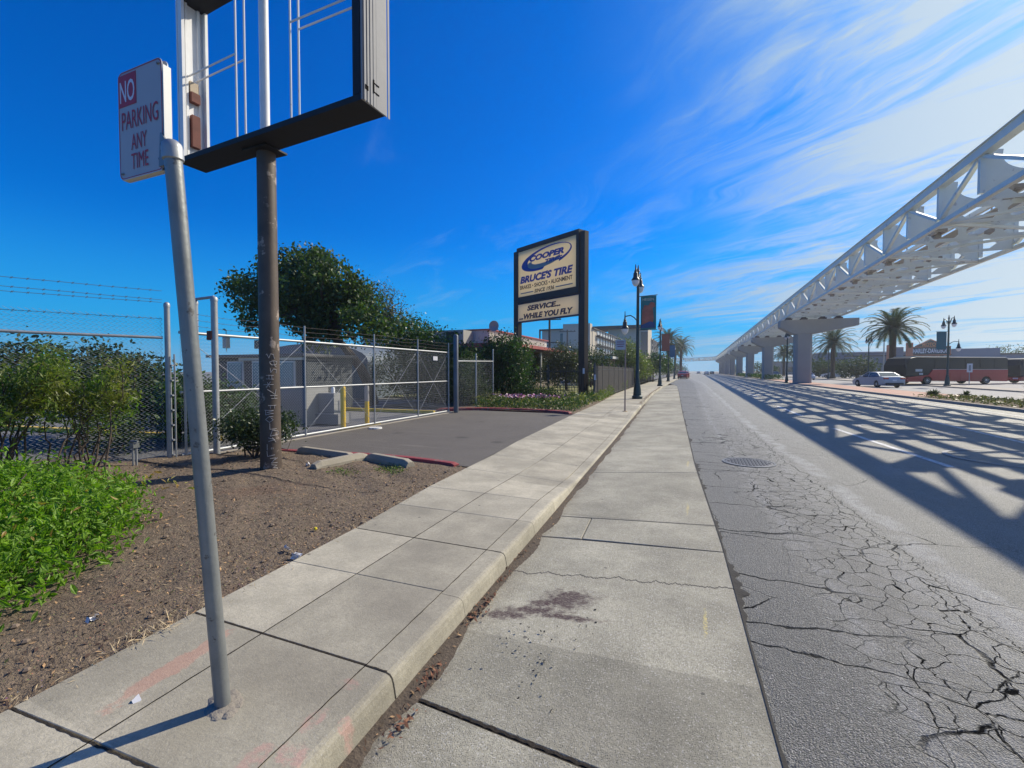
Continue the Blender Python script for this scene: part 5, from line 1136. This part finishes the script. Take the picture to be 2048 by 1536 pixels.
if HAZE:
    hb=MB(); hb.box((0,330,4.5),(760,760,13.5)); hm=bpy.data.materials.new('haze_air'); hm.use_nodes=True; hm.node_tree.nodes.clear(); k=N(hm.node_tree)
    v_=k.new('ShaderNodeVolumePrincipled'); v_.inputs['Color'].default_value=(.86,.92,1,1); v_.inputs['Density'].default_value=.0006; v_.inputs['Anisotropy'].default_value=.6
    k.l.new(v_.outputs[0],k.new('ShaderNodeOutputMaterial').inputs['Volume']); hb.build('haze',hm,kind='stuff')
# ================================================================ FENCES BEYOND
def iron(A,B,h,label,step=.13,solid=False):
    A=Vector(A);B=Vector(B);L=(B-A).length;d_=(B-A)/L; t=empty('iron_fence' if not solid else 'panel_fence',(A.x,A.y,0),0,label,'fence')
    b=MB(); a_=math.atan2(d_.y,d_.x)
    for z_ in(.12,h-.18): b.bar((d_*0)+Vector((0,0,z_)),d_*L+Vector((0,0,z_)),.035,.04)
    b.build('rail',MBLK,t)
    if solid:
        b=MB(); n_=int(L/.12)
        for j in range(n_): p=d_*((j+.5)*L/n_); b.box((p.x,p.y,h/2+.02+.003*(j%2)),(L/n_*.96,.02+.012*(j%2),h-.06),rz=a_)
        b.build('panel',M('dark_brown_panel',(.022,.019,.021),.7,var=.3),t)
    else:
        b=MB(); n_=int(L/step)
        for j in range(n_): p=d_*(j*L/n_); b.box((p.x,p.y,h/2),(.02,.02,h),rz=a_)
        b.build('picket',MBLK,t)
    n_=max(2,int(L/2.4))
    for j in range(n_+1):
        p=d_*(j*L/n_); b=MB(); b.box((p.x,p.y,h/2+.06),(.075,.075,h+.12),rz=a_); b.build('post',M('fence_post_grey',(.10,.095,.09),.6) if solid else MBLK,t)
iron((-8.6,19.6,0),(-4.55,21.3,0),1.62,'black iron picket fence behind the pylon sign and flowers')
iron((-4.52,21.3,0),(-5.5,43,0),1.72,'long dark panelled fence running along the left pavement',solid=True)
iron((-6.0,49,0),(-6.8,75,0),1.5,'distant iron picket fence beyond the second lamp')
for p_,l_ in (((-4.50,21.26,1.15),'small white notice tied to the dark fence corner, lower one'),((-5.0,21.06,1.45),'small white notice tied to the picket fence, upper one')):
    b=MB(); b.box(p_,(.09,.02,.26)); b.build('notice',MSIGNW,label=l_,cat='notice')
# lawn behind the iron fence
structure('lawn',MB().add([(-30,20.4,.07),(-8.6,20.0,.07),(-4.75,21.6,.07),(-5.7,46,.07),(-30,46,.07)],[(0,1,2,3,4)]),M('lawn_green',(.19,.20,.07),.95,var=.35,vs=1.5,bs=40,bd=.02,col2=(.30,.25,.12),c2t=.55,c2s=2))

# ================================================================ BUILDINGS
MSTU=M('taupe_stucco',(.24,.20,.17),.85,var=.12,vs=1,bs=30,bd=.004); MREDR=M('dull_red_fascia',(.36,.085,.075),.6,var=.2,vs=2)
MCORR=M('pale_corrugated_metal',(.68,.67,.60),.5,.2,var=.12,vs=2); MFRAME=M('white_frame',(.62,.62,.60),.5); MDUCT=M('rooftop_unit_grey',(.36,.36,.33),.6,.2,var=.15)
t=empty('restaurant_building',(-11.9,27.6,0),0,'low taupe building with red fascia and ribbed roof screen behind the hedge','building')
b=MB(); b.box((-6.6,7.4,1.5),(12.6,13.6,3.05)); b.build('wall',MSTU,t)
b=MB(); b.box((-6.0,6.6,3.14),(14.4,16.4,.22)); rf=b.build('roof',MREDR,t)
b=MB(); b.box((-6.0,6.6,2.93),(13.9,15.9,.16)); b.build('soffit',M('brown_soffit',(.16,.10,.08),.8),rf)
b=MB(); b.box((-6.8,6.9,3.75),(10.8,12.8,1.06)); 
for j in range(72): b.box((-12.1+j*.15,.48,3.75),(.06,.05,1.0)); b.box((-1.38,.55+j*.17,3.75),(.05,.07,1.0))
b.build('roof_screen',MCORR,rf)
b=MB(); b.box((-6.8,6.9,4.31),(11.1,13.1,.08)); b.build('screen_cap',MREDR,rf)
b=MB(); b.box((-3.3,-.4,3.72),(1.5,1.3,.96)); b.box((-4.5,-.2,3.66),(.9,1.,.8)); b.build('rooftop_unit',MDUCT,rf)
b=MB(); b.box((-3.4,-1.06,3.72),(.9,.02,.75)); b.build('dark_louvre',MBLK,rf)
b=MB(); b.lathe((-.7,-.1,3.3),[(.03,0),(.03,1.0)],6); b.build('dish_pole',MDUCT,rf)
b=MB()
for j in range(16):
    a0=6.283*j/16;a1=6.283*(j+1)/16; b.add([(-.7,-.12,4.45),(-.7+.36*math.cos(a0),-.22,4.45+.36*math.sin(a0)),(-.7+.36*math.cos(a1),-.22,4.45+.36*math.sin(a1))],[(0,1,2)])
b.build('satellite_dish',MDUCT,rf)
for i,(x_,w_) in enumerate(((-2.2,1.5),(-5.,1.6),(-8.2,1.5))):
    b=MB(); b.box((x_,.57,1.45),(w_,.06,1.6)); f_=b.build('window',MFRAME,t); b=MB(); b.box((x_,.53,1.45),(w_-.14,.03,1.46)); b.build('pane',MGLASS,f_)
for y_ in(3.,6.,9.,12.):
    b=MB(); b.box((-.27,y_,1.45),(.06,1.7,1.7)); f_=b.build('window',MFRAME,t); b=MB(); b.box((-.23,y_,1.45),(.03,1.56,1.56)); b.build('pane',MGLASS,f_)
for y_ in(.4,5,10,14):
    b=MB(); b.box((.85,y_,1.46),(.12,.12,2.95)); b.build('column',MFRAME,t)
# low building with drum roof behind the gate
MBLG=M('blue_grey_siding',(.03,.085,.115),.7,var=.10,vs=1); MLGW=M('light_blue_grey_siding',(.11,.145,.19),.7,var=.08,vs=1)
t=empty('arched_shed',(-19.3,18.6,0),R(2),'blue grey shed with a curved roof line behind the tree','building')
b=MB(); P=[(-4.6,0),(3.5,0),(3.5,2.0)]+[(-.5+4.0*math.cos(R(a_)),2.0+.95*math.sin(R(a_))) for a_ in range(12,180,12)]+[(-4.6,2.0)]
b.prism(P,0,7,lambda p,q,e:(p,e,q)); b.build('wall',MLGW,t)
b=MB(); b.box((-.55,-.03,.92),(8.05,.05,1.84)); b.build('lower_siding',MBLG,t)
t=empty('guard_booth',(-14.7,12.7,0),R(0),'low dark guard booth with white framed windows behind the gate','building')
b=MB(); b.box((0,0,.98),(4.6,2.2,1.96)); b.build('wall',M('dark_grey_wall',(.045,.055,.065),.8,var=.15),t)
b=MB(); b.box((0,-.1,2.0),(4.9,2.6,.09)); b.build('roof',M('roof_edge_dark',(.12,.12,.12),.8),t)
for x_,w_ in((-1.2,.85),(-.05,.5),(1.2,1.2)):
    b=MB(); b.box((x_,-1.12,1.28),(w_,.06,1.05)); f_=b.build('window',MFRAME,t); b=MB(); b.box((x_,-1.165,1.28),(w_-.12,.03,.93)); b.build('pane',M('reflective_glass',(.10,.17,.20),.15,spec=.8),f_)
b=MB(); b.box((.6,-1.13,1.88),(3.2,.05,.09)); b.build('lintel',MFRAME,t)
b=MB(); b.box((-.55,-.6,2.45),(.42,.18,.32)); b.tube([(-.55,-.6,2.2),(-.55,-.6,2.4)],.02,6); b.build('floodlight',MBLK,t)
b=MB(); b.box((-2.0,-.9,2.55),(.20,.16,.45)); b.tube([(-2.0,-.9,2.2),(-2.0,-.9,3.0)],.015,6); b.build('camera_mast',MDUCT,t)
# block walls beside the booth
t=empty('block_wall',(-11.3,8.9,0),R(8),'grey rendered low walls stepping down beside the gate','wall')
MGW=M('grey_render',(.27,.27,.265),.85,var=.10,vs=2,bs=30,bd=.003)
b=MB(); b.box((-1.5,-.6,.46),(4.6,.2,.94)); b.build('long_wall',MGW,t)
b=MB(); b.box((1.15,.3,.50),(1.05,.9,1.02)); b.build('end_block',MGW,t)
b=MB(); b.box((1.95,.45,.42),(.5,.35,.84)); b.box((2.0,.45,.14),(.8,.55,.28)); b.build('step',MGW,t)
b=MB(); b.box((-1.5,-.6,.95),(4.65,.26,.04)); b.build('coping',MFRAME,t)
# concrete hotel beyond
MBEI=M('beige_concrete',(.52,.45,.35),.85,var=.08,vs=.3); MDK=M('dark_brown_metal',(.045,.038,.036),.7); MCUR=M('pale_curtained_glass',(.60,.62,.62),.3,var=.35,vs=.6)
HX,HY=-29.4,135.
t=empty('hotel_building',(HX,HY,0),0,'five storey beige concrete hotel block with balcony grid facade','building')
b=MB(); b.box((-8,36,7.1),(16,72,14.2)); b.build('wall',MBEI,t)
b=MB(); b.box((-8,36,14.35),(17,73,.35)); b.build('roof',MDK,t)
b=MB(); b.box((-4.3,-1.2,7.8),(8.3,3,15.6)); b.build('stair_tower',MBEI,t)
b=MB(); b.box((-9.6,-.06,9.8),(.9,.1,6.5)); b.build('slit_window',MGLASS,t)
b=MB(); b.box((-16.6,-.4,7.2),(.4,.4,14.6)); b.box((-15.,-.4,14.2),(3.4,.4,.4)); b.build('corner_frame',MDK,t)
for fl in range(5):
    for j in range(14):
        y_=8+j*4.6; z_=1.6+fl*2.8
        b=MB(); b.box((.10,y_,z_+.9),(.2,3.7,1.6)); b.build('window',MCUR,t)
    b=MB(); b.box((.55,38,1.2+fl*2.8),(1.1,66,.22)); b.build('balcony_slab',MDK,t)
    b=MB(); b.box((1.05,38,2.15+fl*2.8),(.08,66,.12)); b.build('balcony_rail',MDK,t)
b=MB()
for j in range(15): b.box((1.12,5.7+j*4.6,7.3),(.22,.35,13.6))
b.build('balcony_fins',MDK,t)
t=empty('hotel_tower',(-24.,216,0),0,'taller beige hotel tower with dark flat roof behind the balcony block','building')
b=MB(); b.box((-6,6,10.6),(18,18,21.2)); b.build('wall',MBEI,t)
b=MB(); b.box((-13,2,21.6),(26,16,1.4)); b.build('roof',MDK,t)
b=MB(); b.box((1.5,-3.2,9.8),(3.0,.3,19.)); b.build('recess_shade',M('shaded_brown',(.20,.16,.12),.9),t)  # flat slab on the wall; its darker brown paints the shade of a recess
b=MB(); b.box((0,28,8.6),(7,34,17.2)); b.build('wing',MBEI,t)
for fl in range(6):
    b=MB(); b.box((3.6,28,2.+fl*2.7),(.3,33,1.6)); b.build('window_band',MGLASS,t)
b=MB()
for j in range(8): b.box((3.9,13+j*4.4,8.5),(.4,.5,17)); 
b.build('fins',MBEI,t)
# low restaurant / porte-cochere masses beyond the panel fence
def simple_building(name,x_,y_,w_,dd,h_,mat,roofm,label,rz=0,wins=3,cat='building'):
    t=empty(name,(x_,y_,0),rz,label,cat); b=MB(); b.box((0,0,h_/2),(w_,dd,h_)); b.build('wall',mat,t)
    b=MB(); b.box((0,0,h_+.12),(w_+.6,dd+.6,.25)); b.build('roof',roofm,t)
    for j in range(wins):
        b=MB(); b.box((-w_/2+(j+.5)*w_/wins,-dd/2-.03,h_*.42),(w_/wins*.55,.08,h_*.42)); b.build('window',MGLASS,t)
    return t
simple_building('dark_pavilion',-11,62,9,14,3.1,M('charcoal_wall',(.05,.045,.045),.8),MDK,'dark flat roofed building behind the panel fence below the hotel')
simple_building('brick_kiosk',-9.4,47.5,2.4,3,2.7,M('dull_brick',(.16,.10,.08),.85),MFRAME,'brown flat roofed pavilion right of the first lamp',wins=1)
# Motorcycle dealer
MHD=M('slate_blue_wall',(.16,.20,.26),.75,var=.10,vs=.5); MOR=M('orange_render',(.62,.14,.06),.7,var=.12,vs=.7); MORS=M('orange_lettering',(.72,.20,.05),.5)
HDX,HDY=47.8,140.
t=empty('dealership_building',(HDX,HDY,0),R(-16),'long slate blue dealership with orange towers behind the red coaches','building'); t.scale=(.56,.7,.9)
b=MB(); b.box((9,10,2.9),(62,20,5.8)); b.build('wall',MHD,t)
b=MB(); b.box((9,10,5.9),(62.6,20.6,.3)); b.build('roof',MDK,t)
b=MB(); b.box((-5.6,-.8,4.4),(3.,2.4,8.8)); b.build('orange_tower',MOR,t)
b=MB(); b.box((.6,-.8,4.6),(2.3,2.4,9.3)); b.build('orange_tower',MOR,t)
b=MB(); b.box((-2.8,.2,4.1),(3.,1.6,8.2)); b.build('slate_tower',MHD,t)
b=MB(); b.box((21,.3,3.8),(14,2,7.2)); b.build('upper_wall',MHD,t)
for j in range(7):
    b=MB(); b.box((-20+j*2.1,-.05,1.6),(1.1,.2,1.8)); b.build('window',MGLASS,t)
b=MB(); b.prism([(2.3,7.9),(12.2,7.9),(12.2,8.3),(10.2,8.9),(7.2,9.9),(4.6,8.9),(2.3,8.3)],-1.6,-1.2,lambda p,q,e:(p,e,q)); sg_=b.build('sign_shield',MDK,t)
b=MB(); P=[(2.6,8.2),(4.8,8.95),(7.2,9.9),(9.8,8.95),(12.0,8.2)]; 
for a_,c_ in zip(P,P[1:]): b.bar((a_[0],-1.66,a_[1]+.15),(c_[0],-1.66,c_[1]+.15),.1,.22)
P=[(3.0,4.6),(7.2,3.5),(11.6,4.6)]
b.build('shield_edge',MOR,sg_)
b=MB(); b.box((7.3,-1.75,6.95),(12.4,.4,2.1)); br=b.build('sign_bar',M('bar_black',(.03,.02,.02),.6),t)
b=MB()
for (x_,w_,z_,h_) in((7.3,12.5,8.05,.16),(7.3,12.5,5.85,.16)): b.box((x_,-1.97,z_),(w_,.05,h_))
for x_ in(1.1,13.5): b.box((x_,-1.97,6.95),(.18,.05,2.2))
b.build('bar_edge',MOR,br)
text('HARLEY-DAVIDSON','lettering',MSIGNW,br,(1.7,-2.0,6.35),(1,0,0),(0,0,1),11.2,1.25,.03)
text('MOTOR','lettering',MORS,sg_,(4.7,-1.72,8.2),(1,0,0),(0,0,1),5.2,.95,.03)
b=MB(); b.prism([(3.0,5.8),(11.6,5.8),(10.5,4.4),(4.1,4.4)],-1.6,-1.2,lambda p,q,e:(p,e,q)); lw=b.build('lower_shield',MDK,t)
text('CYCLES','lettering',MORS,lw,(4.4,-1.7,4.65),(1,0,0),(0,0,1),5.9,.95,.03)
simple_building('blue_store',45,156,27,14,6.4,MHD,MCORR,'pale roofed blue grey store left of the orange towers',0,6)
simple_building('brown_store',92,112,44,14,7.6,M('maroon_wall',(.15,.08,.08),.85),MDK,'long maroon brown building at the far right',R(-20),5)
simple_building('low_store',44,215,34,20,5.,M('beige_wall',(.33,.30,.26),.85),MDK,'low beige store seen between the far piers',0,8)
# utility poles and cables
def upole(x_,y_,h_,label,arms=2):
    t=empty('utility_pole',(x_,y_,0),0,label,'utility pole',group='wooden utility poles near the hotel'); b=MB(); b.lathe((0,0,0),[(.22,0),(.15,h_)],8); b.build('pole',MTRUNK,t)
    for j in range(arms):
        b=MB(); z_=h_-.4-j*1.5; b.box((0,.12,z_),(3.6,.14,.16)); 
        for k_ in(-1.6,-.8,.8,1.6): b.lathe((k_,.12,z_+.08),[(.05,0),(.08,.1),(.04,.25)],6)
        b.build('cross_arm',MTRUNK,t)
    b=MB(); b.box((0,.12,h_*.52),(3.,.12,.14)); b.build('lower_arm',MTRUNK,t)
upole(-21,66,11.2,'wooden utility pole with two cross arms seen between the pylon legs')
upole(-26.2,95,10.4,'thin utility pole before the blank end wall of the hotel',1)
# ================================================================ VEHICLES
def car(x_,y_,rz,mat,label,group=None,L=4.75,W_=1.82,H_=1.42,z0_=-.06,name='sedan'):
    t=empty(name,(x_,y_,z0_),rz,label,'car',group)   # +y is forward
    hl=L/2
    # side profile (y,z) lower body with wheel arches
    wf,wr=hl-.88,-hl+.98; ra=.36
    def arch(c_): return [(c_+ra*math.cos(R(a_)),.33+ra*math.sin(R(a_))) for a_ in range(180,-1,-20)]
    P=[(-hl+.08,.28),]+[(wr-ra,.22)]+arch(wr)+[(wr+ra,.20),(wf-ra,.20)]+arch(wf)+[(wf+ra,.22),(hl-.12,.24),(hl-.01,.42),(hl-.06,.60),(hl-.35,.74),(hl-1.25,.92),(-hl+1.0,.97),(-hl+.35,1.02),(-hl+.08,.98),(-hl,.70),(-hl+.02,.42)]
    me=MB(); m_=len(P); secs=[(-.5,.06),(-.485,.03),(-.44,0),(.44,0),(.485,.03),(.5,.06)]
    V=[]
    for fx,ins in secs:
        for (yy_,z_) in P: V.append((fx*W_*(1 if z_>.35 else .985),yy_*(1-ins*.7),z_-ins*.25 if z_>.6 else z_))
    F=[(i*m_+j,i*m_+(j+1)%m_,(i+1)*m_+(j+1)%m_,(i+1)*m_+j) for i in range(len(secs)-1) for j in range(m_)]+[tuple(range(m_-1,-1,-1)),tuple(range((len(secs)-1)*m_,len(secs)*m_))]
    me.add(V,F); me.build('body',mat,t,smooth=True)
    def gh(w0,w1,pr,name,m__,par=None,z1w=1.):
        q=MB(); V=[]; 
        for sx in(-1,1):
            for (yy_,z_,top_) in pr: V.append((sx*(w1 if top_ else w0)/2,yy_,z_))
        k_=len(pr); F=[tuple(range(k_)),tuple(range(2*k_-1,k_-1,-1))]+[(j,(j+1)%k_,k_+(j+1)%k_,k_+j) for j in range(k_)]
        q.add(V,F); return q.build(name,m__,par or t,bevel=.03)
    gh(W_*.93,W_*.74,[(-hl+.35,1.0,0),(hl-1.25,.90,0),(hl-2.05,H_-.05,1),(hl-2.6,H_-.012,1),(-hl+1.55,H_-.03,1),(-hl+1.2,H_-.08,1)],'windows',MGLASS)
    gh(W_*.78,W_*.76,[(hl-2.0,H_-.055,0),(hl-2.02,H_-.03,1),(hl-2.6,H_+.012,1),(-hl+1.5,H_-.005,1),(-hl+1.2,H_-.06,1),(-hl+1.2,H_-.08,0)],'roof',mat)
    b=MB()
    for sx in(-1,1):
        for (a_,c_) in(((hl-1.28,.92),(hl-2.07,H_-.05)),((-hl+.55,1.0),(-hl+1.2,H_-.07)),((-.1,.95),(-.15,H_-.04))): b.bar((sx*W_*.462,a_[0],a_[1]),(sx*W_*.372,c_[0],c_[1]),.06,.06)
    b.build('pillars',mat,t)
    for (yy_) in(wf,wr):
        for sx in(-1,1):
            w_=empty('wheel',(sx*(W_/2-.11),yy_,.325)); w_.parent=t; w_.rotation_euler=(0,math.pi/2,0)
            b=MB(); b.lathe((0,0,0),[(.20,-.10),(.30,-.105),(.325,-.08),(.325,.08),(.30,.105),(.20,.10)],18); b.build('tyre',MTYRE,w_,smooth=True)
            b=MB(); b.lathe((0,0,0),[(.05,-.112),(.19,-.09),(.205,-.108),(.205,.108),(.19,.09),(.05,.112)],18); b.build('rim',MRIM,w_)
    for sx in(-1,1):
        b=MB(); b.box((sx*W_*.37,-hl+.04,.84),(W_*.22,.10,.15)); b.build('taillight',M('tail_lamp_red',(.35,.02,.02),.25),t,bevel=.02)
        b=MB(); b.box((sx*W_*.36,hl-.10,.62),(W_*.22,.14,.12)); b.build('headlight',M('head_lamp',(.65,.66,.68),.15),t,bevel=.02)
        b=MB(); b.box((sx*(W_/2+.07),hl-1.75,1.0),(.16,.12,.12)); b.build('mirror',mat,t,bevel=.02)
        for dy_ in(.35,-.75):
            b=MB(); b.box((sx*(W_/2+.002),dy_,.82),(.02,.18,.03)); b.build('door_handle',mat,t)
    b=MB(); b.box((0,-hl+.0,.36),(W_*.8,.08,.18)); b.build('rear_bumper',M('bumper_black',(.03,.03,.03),.6),t,bevel=.02)
    b=MB(); b.box((0,-hl-.005,.66),(.32,.02,.14)); b.build('number_plate',MSIGNW,t)
    return t
MSIL=M('silver_paint',(.36,.40,.46),.45,.3,var=.04,vs=2); MCRED=M('red_paint',(.42,.03,.03),.3,var=.05); MCWH=M('white_car_paint',(.70,.70,.70),.3,var=.03); MCDK=M('dark_car_paint',(.04,.045,.055),.3)
car(15.75,52.6,R(14),MSIL,'silver sedan waiting on the far roadway behind the brick median')
car(-2.7,95,0,MCRED,'red parked hatchback far along the left curb',H_=1.5,L=4.2,name='hatchback')
car(-2.5,103,0,MCRED,'second red car parked just beyond the red hatchback')
for i,(x_,y_,m__,l_) in enumerate(((3.2,190,MCWH,'white car far ahead under the bend of the guideway, left one'),(6.2,230,MCDK,'dark car far ahead on the road under the guideway bend'),(0.5,260,MCWH,'white car farthest ahead on the left lane'),(16.5,120,MCDK,'dark car on the far roadway between the piers'),(17.5,92,MCWH,'white car on the far roadway behind the second pier'),(26,86,MCDK,'dark parked car below the palm right of the nearest pier'),(29,84,M('blue_car_paint',(.05,.09,.18),.3),'blue parked car left of the silver sedan'),(32,82,MCDK,'dark parked car immediately behind the silver sedan'),(26.5,112,MCWH,'white parked car beneath the palms across the road'))):
    car(x_,y_,(0 if x_<10 else math.pi if x_<20 else R(60)),m__,l_,z0_=-.06 if x_<20 else .05)
MCOACH=M('coach_red',(.42,.010,.016),.4,var=.10,vs=.6); MCB=M('coach_black',(.02,.022,.026),.2,var=.2)
def coach(x_,y_,rz,label,L=11.8):
    t=empty('coach',(x_,y_,.05),rz,label,'coach',group='red and black touring coaches')  # +x rearwards, front at 0; camera side is -y
    W_=2.5; 
    def P3_(p,q,e): return (p,e,q)
    low=[(.0,.45),(.05,.35),(L,.35),(L,1.85),(2.9,1.85),(2.55,1.2),(.6,1.0),(.0,.75)]
    b=MB(); b.prism([(0.0,.45),(.1,.33),(1.75,.33)]+[(2.35+.55*math.cos(R(a_)),.45+.55*math.sin(R(a_))) for a_ in range(180,-1,-20)]+[(L-3.2,.33)]+[(L-2.6+.55*math.cos(R(a_)),.45+.55*math.sin(R(a_))) for a_ in range(180,-1,-20)]+[(L-.1,.33),(L,.5),(L,1.85),(2.95,1.85),(2.45,1.15),(.5,.95),(0,.8)],-W_/2,W_/2,P3_); b.build('lower_body',MCOACH,t,bevel=.04)
    b=MB(); b.prism([(.02,.96),(.52,.965),(2.44,1.17),(2.94,1.86),(L-.02,1.86),(L-.02,3.25),(L-.25,3.42),(1.1,3.42),(.45,3.25),(.05,2.4)],-W_/2+.03,W_/2-.03,P3_); b.build('window_band',M('coach_glass',(.010,.012,.016),.35,spec=.25),t,bevel=.05)
    b=MB(); b.box((L/2+.5,0,3.46),(L-1.2,W_-.2,.06)); b.build('roof',MCWH,t)
    b=MB(); b.box((L/2+1.4,-W_/2-.008,1.87),(L-3.0,.02,.04)); b.build('pinstripe',MCWH,t)
    b=MB()
    for j in range(5): b.box((3.2+j*1.75,-W_/2+.018,2.6),(.06,.03,1.3))
    b.build('window_bars',MBLK,t)
    b=MB(); b.box((1.35,-W_/2+.0,1.75),(.75,.03,.30)); b.box((1.6,-W_/2,1.30),(.4,.03,.25)); b.build('sticker',M('pale_sticker',(.45,.50,.52),.5),t)
    for j in range(4):
        b=MB(); b.box((4.2+j*1.25,-W_/2-.006,.95),(1.15,.02,.95)); b.build('locker_door',MCOACH,t,bevel=.01)
    for xx_ in(2.35,L-2.6):
        for sy in(-1,1):
            w_=empty('wheel',(xx_,sy*(W_/2-.16),.48)); w_.parent=t; w_.rotation_euler=(math.pi/2,0,0)
            b=MB(); b.lathe((0,0,0),[(.28,-.14),(.46,-.15),(.49,-.10),(.49,.10),(.46,.15),(.28,.14)],20); b.build('tyre',MTYRE,w_,smooth=True)
            b=MB(); b.lathe((0,0,0),[(.06,-.17),(.22,-.12),(.29,-.155),(.29,.155),(.22,.12),(.06,.17)],18); b.build('rim',MRIM,w_)
    b=MB(); b.box((-.02,-.85,.68),(.06,.45,.2)); b.box((-.02,.85,.68),(.06,.45,.2)); b.build('headlight',M('head_lamp',(.65,.66,.68),.15),t)
    b=MB(); b.tube([(.2,-W_/2+.1,3.1),(-.25,-W_/2-.15,3.1),(-.3,-W_/2-.15,2.4)],.035,6); b.box((-.3,-W_/2-.15,2.25),(.12,.2,.45)); b.build('mirror',MCB,t)
    return t
c1=coach(19.3,59.6,R(33),'red and black coach parked behind the twin lantern lamp, nearest one')
c2=coach(32.6,69.0,R(30),'second red coach parked end to end behind the nearest one, at the right edge')
c1.scale=c2.scale=(1.14,1,.84)
b=MB(); b.box((2.2,-1.262,1.52),(2.2,.012,.06)); b.box((2.0,-1.262,1.38),(1.6,.012,.04)); b.build('faded_lettering',M('faded_pink',(.50,.30,.30),.6),c2)
# things on and across the median
def yucca(x_,y_,r_,n_,label,mat,h_=1.):
    t=empty('spiky_plant',(x_,y_,.08),0,label,'plant'); b=MB()
    for j in range(n_):
        a_=rng.random()*6.283; e=R(10+75*rng.random()); l_=r_*(.7+.4*rng.random()); d_=Vector((math.cos(a_)*math.cos(e),math.sin(a_)*math.cos(e),math.sin(e)*h_)); s_=Vector((-math.sin(a_),math.cos(a_),0))*.035*(1+r_*.4)
        m_=d_*l_*.5; b.add([tuple(-s_*.7),tuple(m_+s_),tuple(d_*l_-Vector((0,0,l_*.15))),tuple(m_-s_),tuple(s_*.7)],[(0,1,2,3),(0,3,4)])
    fast(b,'leaves',mat,t); b=MB(); b.lathe((0,0,-.05),[(.12,0),(.10,.18),(.03,.22)],8); b.build('trunk',MTRUNK,t); return t
yucca(13.9,27.0,1.15,150,'large spiky flax plant at the right end of the median bed',leafmat('flax_leaf',(.10,.10,.05),(.16,.07,.05),.3),.9)
yucca(13.2,31.3,.45,60,'small agave in the median bed, right of the two small ones',LFP)
yucca(12.0,31.6,.5,70,'small agave in the median bed nearest the brick paving',LFP)
yucca(12.4,33.2,.30,40,'tiny agave tuft beside the brick paving',LFP)
def fm():
    while 1:
        y_=18+rng.random()*13; x_=mX(y_)+.3+rng.random()*3.2
        if x_<nX(y_)-.3: return (x_,y_,.09+rng.random()*.12)
fast(leaf_mb(scatter(fm,2200),.12,.4,flat=.3),'median_ground_cover',LFO,kind='stuff',label='dry olive ground cover in the median bed',cat='ground cover')
def fm2():
    y_=82+rng.random()*70; x_=mX(y_)+.4+rng.random()*2.2; return (x_,y_,.09+rng.random()*.8)
fast(leaf_mb(scatter(fm2,4500),.22,.5),'median_shrubs',LFI,kind='stuff',label='green shrubbery on the planted median between the piers',cat='shrubs')
plant('plum_tree',(33.,53.,0),[(33,53,4.0,2.2,1.8,.9),(35,54,3.6,1.9,1.6,1.0),(31.3,53,3.4,1.6,1.5,.8),(37,55,4.0,1.8,1.6,.9)],5200,.20,LFR,'purple leaved tree in front of the second coach','tree',trunk=[(33,53,0),(33.1,53,1.4),(33.4,53,2.6)],tr_r=.12,clump=.6,per=10,shell=.4)
plant('box_hedge',(33,58,0),[(31,57,.5,2.2,.6,.5),(34,58,.5,2.2,.6,.5),(37,59,.5,2.2,.6,.5)],5000,.14,LFI,'low clipped hedge behind the far pavement at the right','hedge',clump=.35,per=10,shell=.7,leafpart='leaves')
for (x_,y_,r_,l_) in ((26.,120,3.0,'dark round tree behind the nearest pier, left one'),(29.,108,2.6,'dark round tree right of the nearest pier'),(20,170,3.2,'dark tree mass behind the third pier'),(78,165,5.,'dark tree crown above the dealership roof, left'),(98,160,4.0,'dark tree crown above the dealership roof, right'),(15.0,240,3.6,'dark tree at the far end behind the piers'),(-9,205,4.,'dark tree at the far end left below the palms'),(-12,260,4.5,'dark tree at the far end of the road, left of the vanishing point')):
    zb_=5.3 if x_>50 else 2.4
    plant('round_tree',(x_,y_,0),[(x_,y_,zb_,r_,r_,r_*.62),(x_+r_*.6,y_,zb_-.6,r_*.8,r_*.8,r_*.55),(x_-r_*.6,y_,zb_-.6,r_*.8,r_*.8,r_*.55)],2400,.40,LFD,l_,'tree','dark trees far across the road',trunk=[(x_,y_,0),(x_,y_,zb_*.6)],tr_r=.2,clump=1.,per=10,shell=.6)
t=empty('lamp_pole',(30.5,99,0),0,'slim grey parking lot lamp pole left of the orange towers','lamp pole')
b=MB(); b.lathe((0,0,0),[(.12,0),(.08,8.6)],8); b.build('pole',MDUCT,t); b=MB(); b.box((.9,0,8.6),(1.9,.3,.14)); b.build('head',MDUCT,t)
t=empty('street_sign',(24.6,57.8,.05),0,'small white regulatory sign before the nearest coach','street sign')
b=MB(); b.box((0,0,1.),(.05,.05,2.)); b.build('post',MGALV,t); b=MB(); b.box((0,-.04,1.7),(.42,.02,.85)); b.build('plate',MSIGNW,t)
b=MB(); b.box((0,-.054,1.7),(.16,.005,.55)); b.build('lettering',MGREY,t)
b=MB(); b.tube([(-10.0,-1.5,3.1),(-8.7,3.3,3.0),(-8,4.4,2.9)],.001,3)
# standpipe by the fence foot
t=empty('standpipe',(-7.75,4.02,zd(-7.75,4.02)),0,'small weathered standpipe with a box valve at the fence foot','standpipe')
b=MB(); b.tube([(-.02,0,0),(-.02,0,.27)],.014,6); b.tube([(.025,.02,0),(.025,.02,.27)],.014,6); b.build('pipe',MGALV,t)
b=MB(); b.box((0,.01,.30),(.10,.08,.07)); b.tube([(-.07,0,.36),(.07,.02,.36)],.016,6); b.build('valve',MPIPE,t)
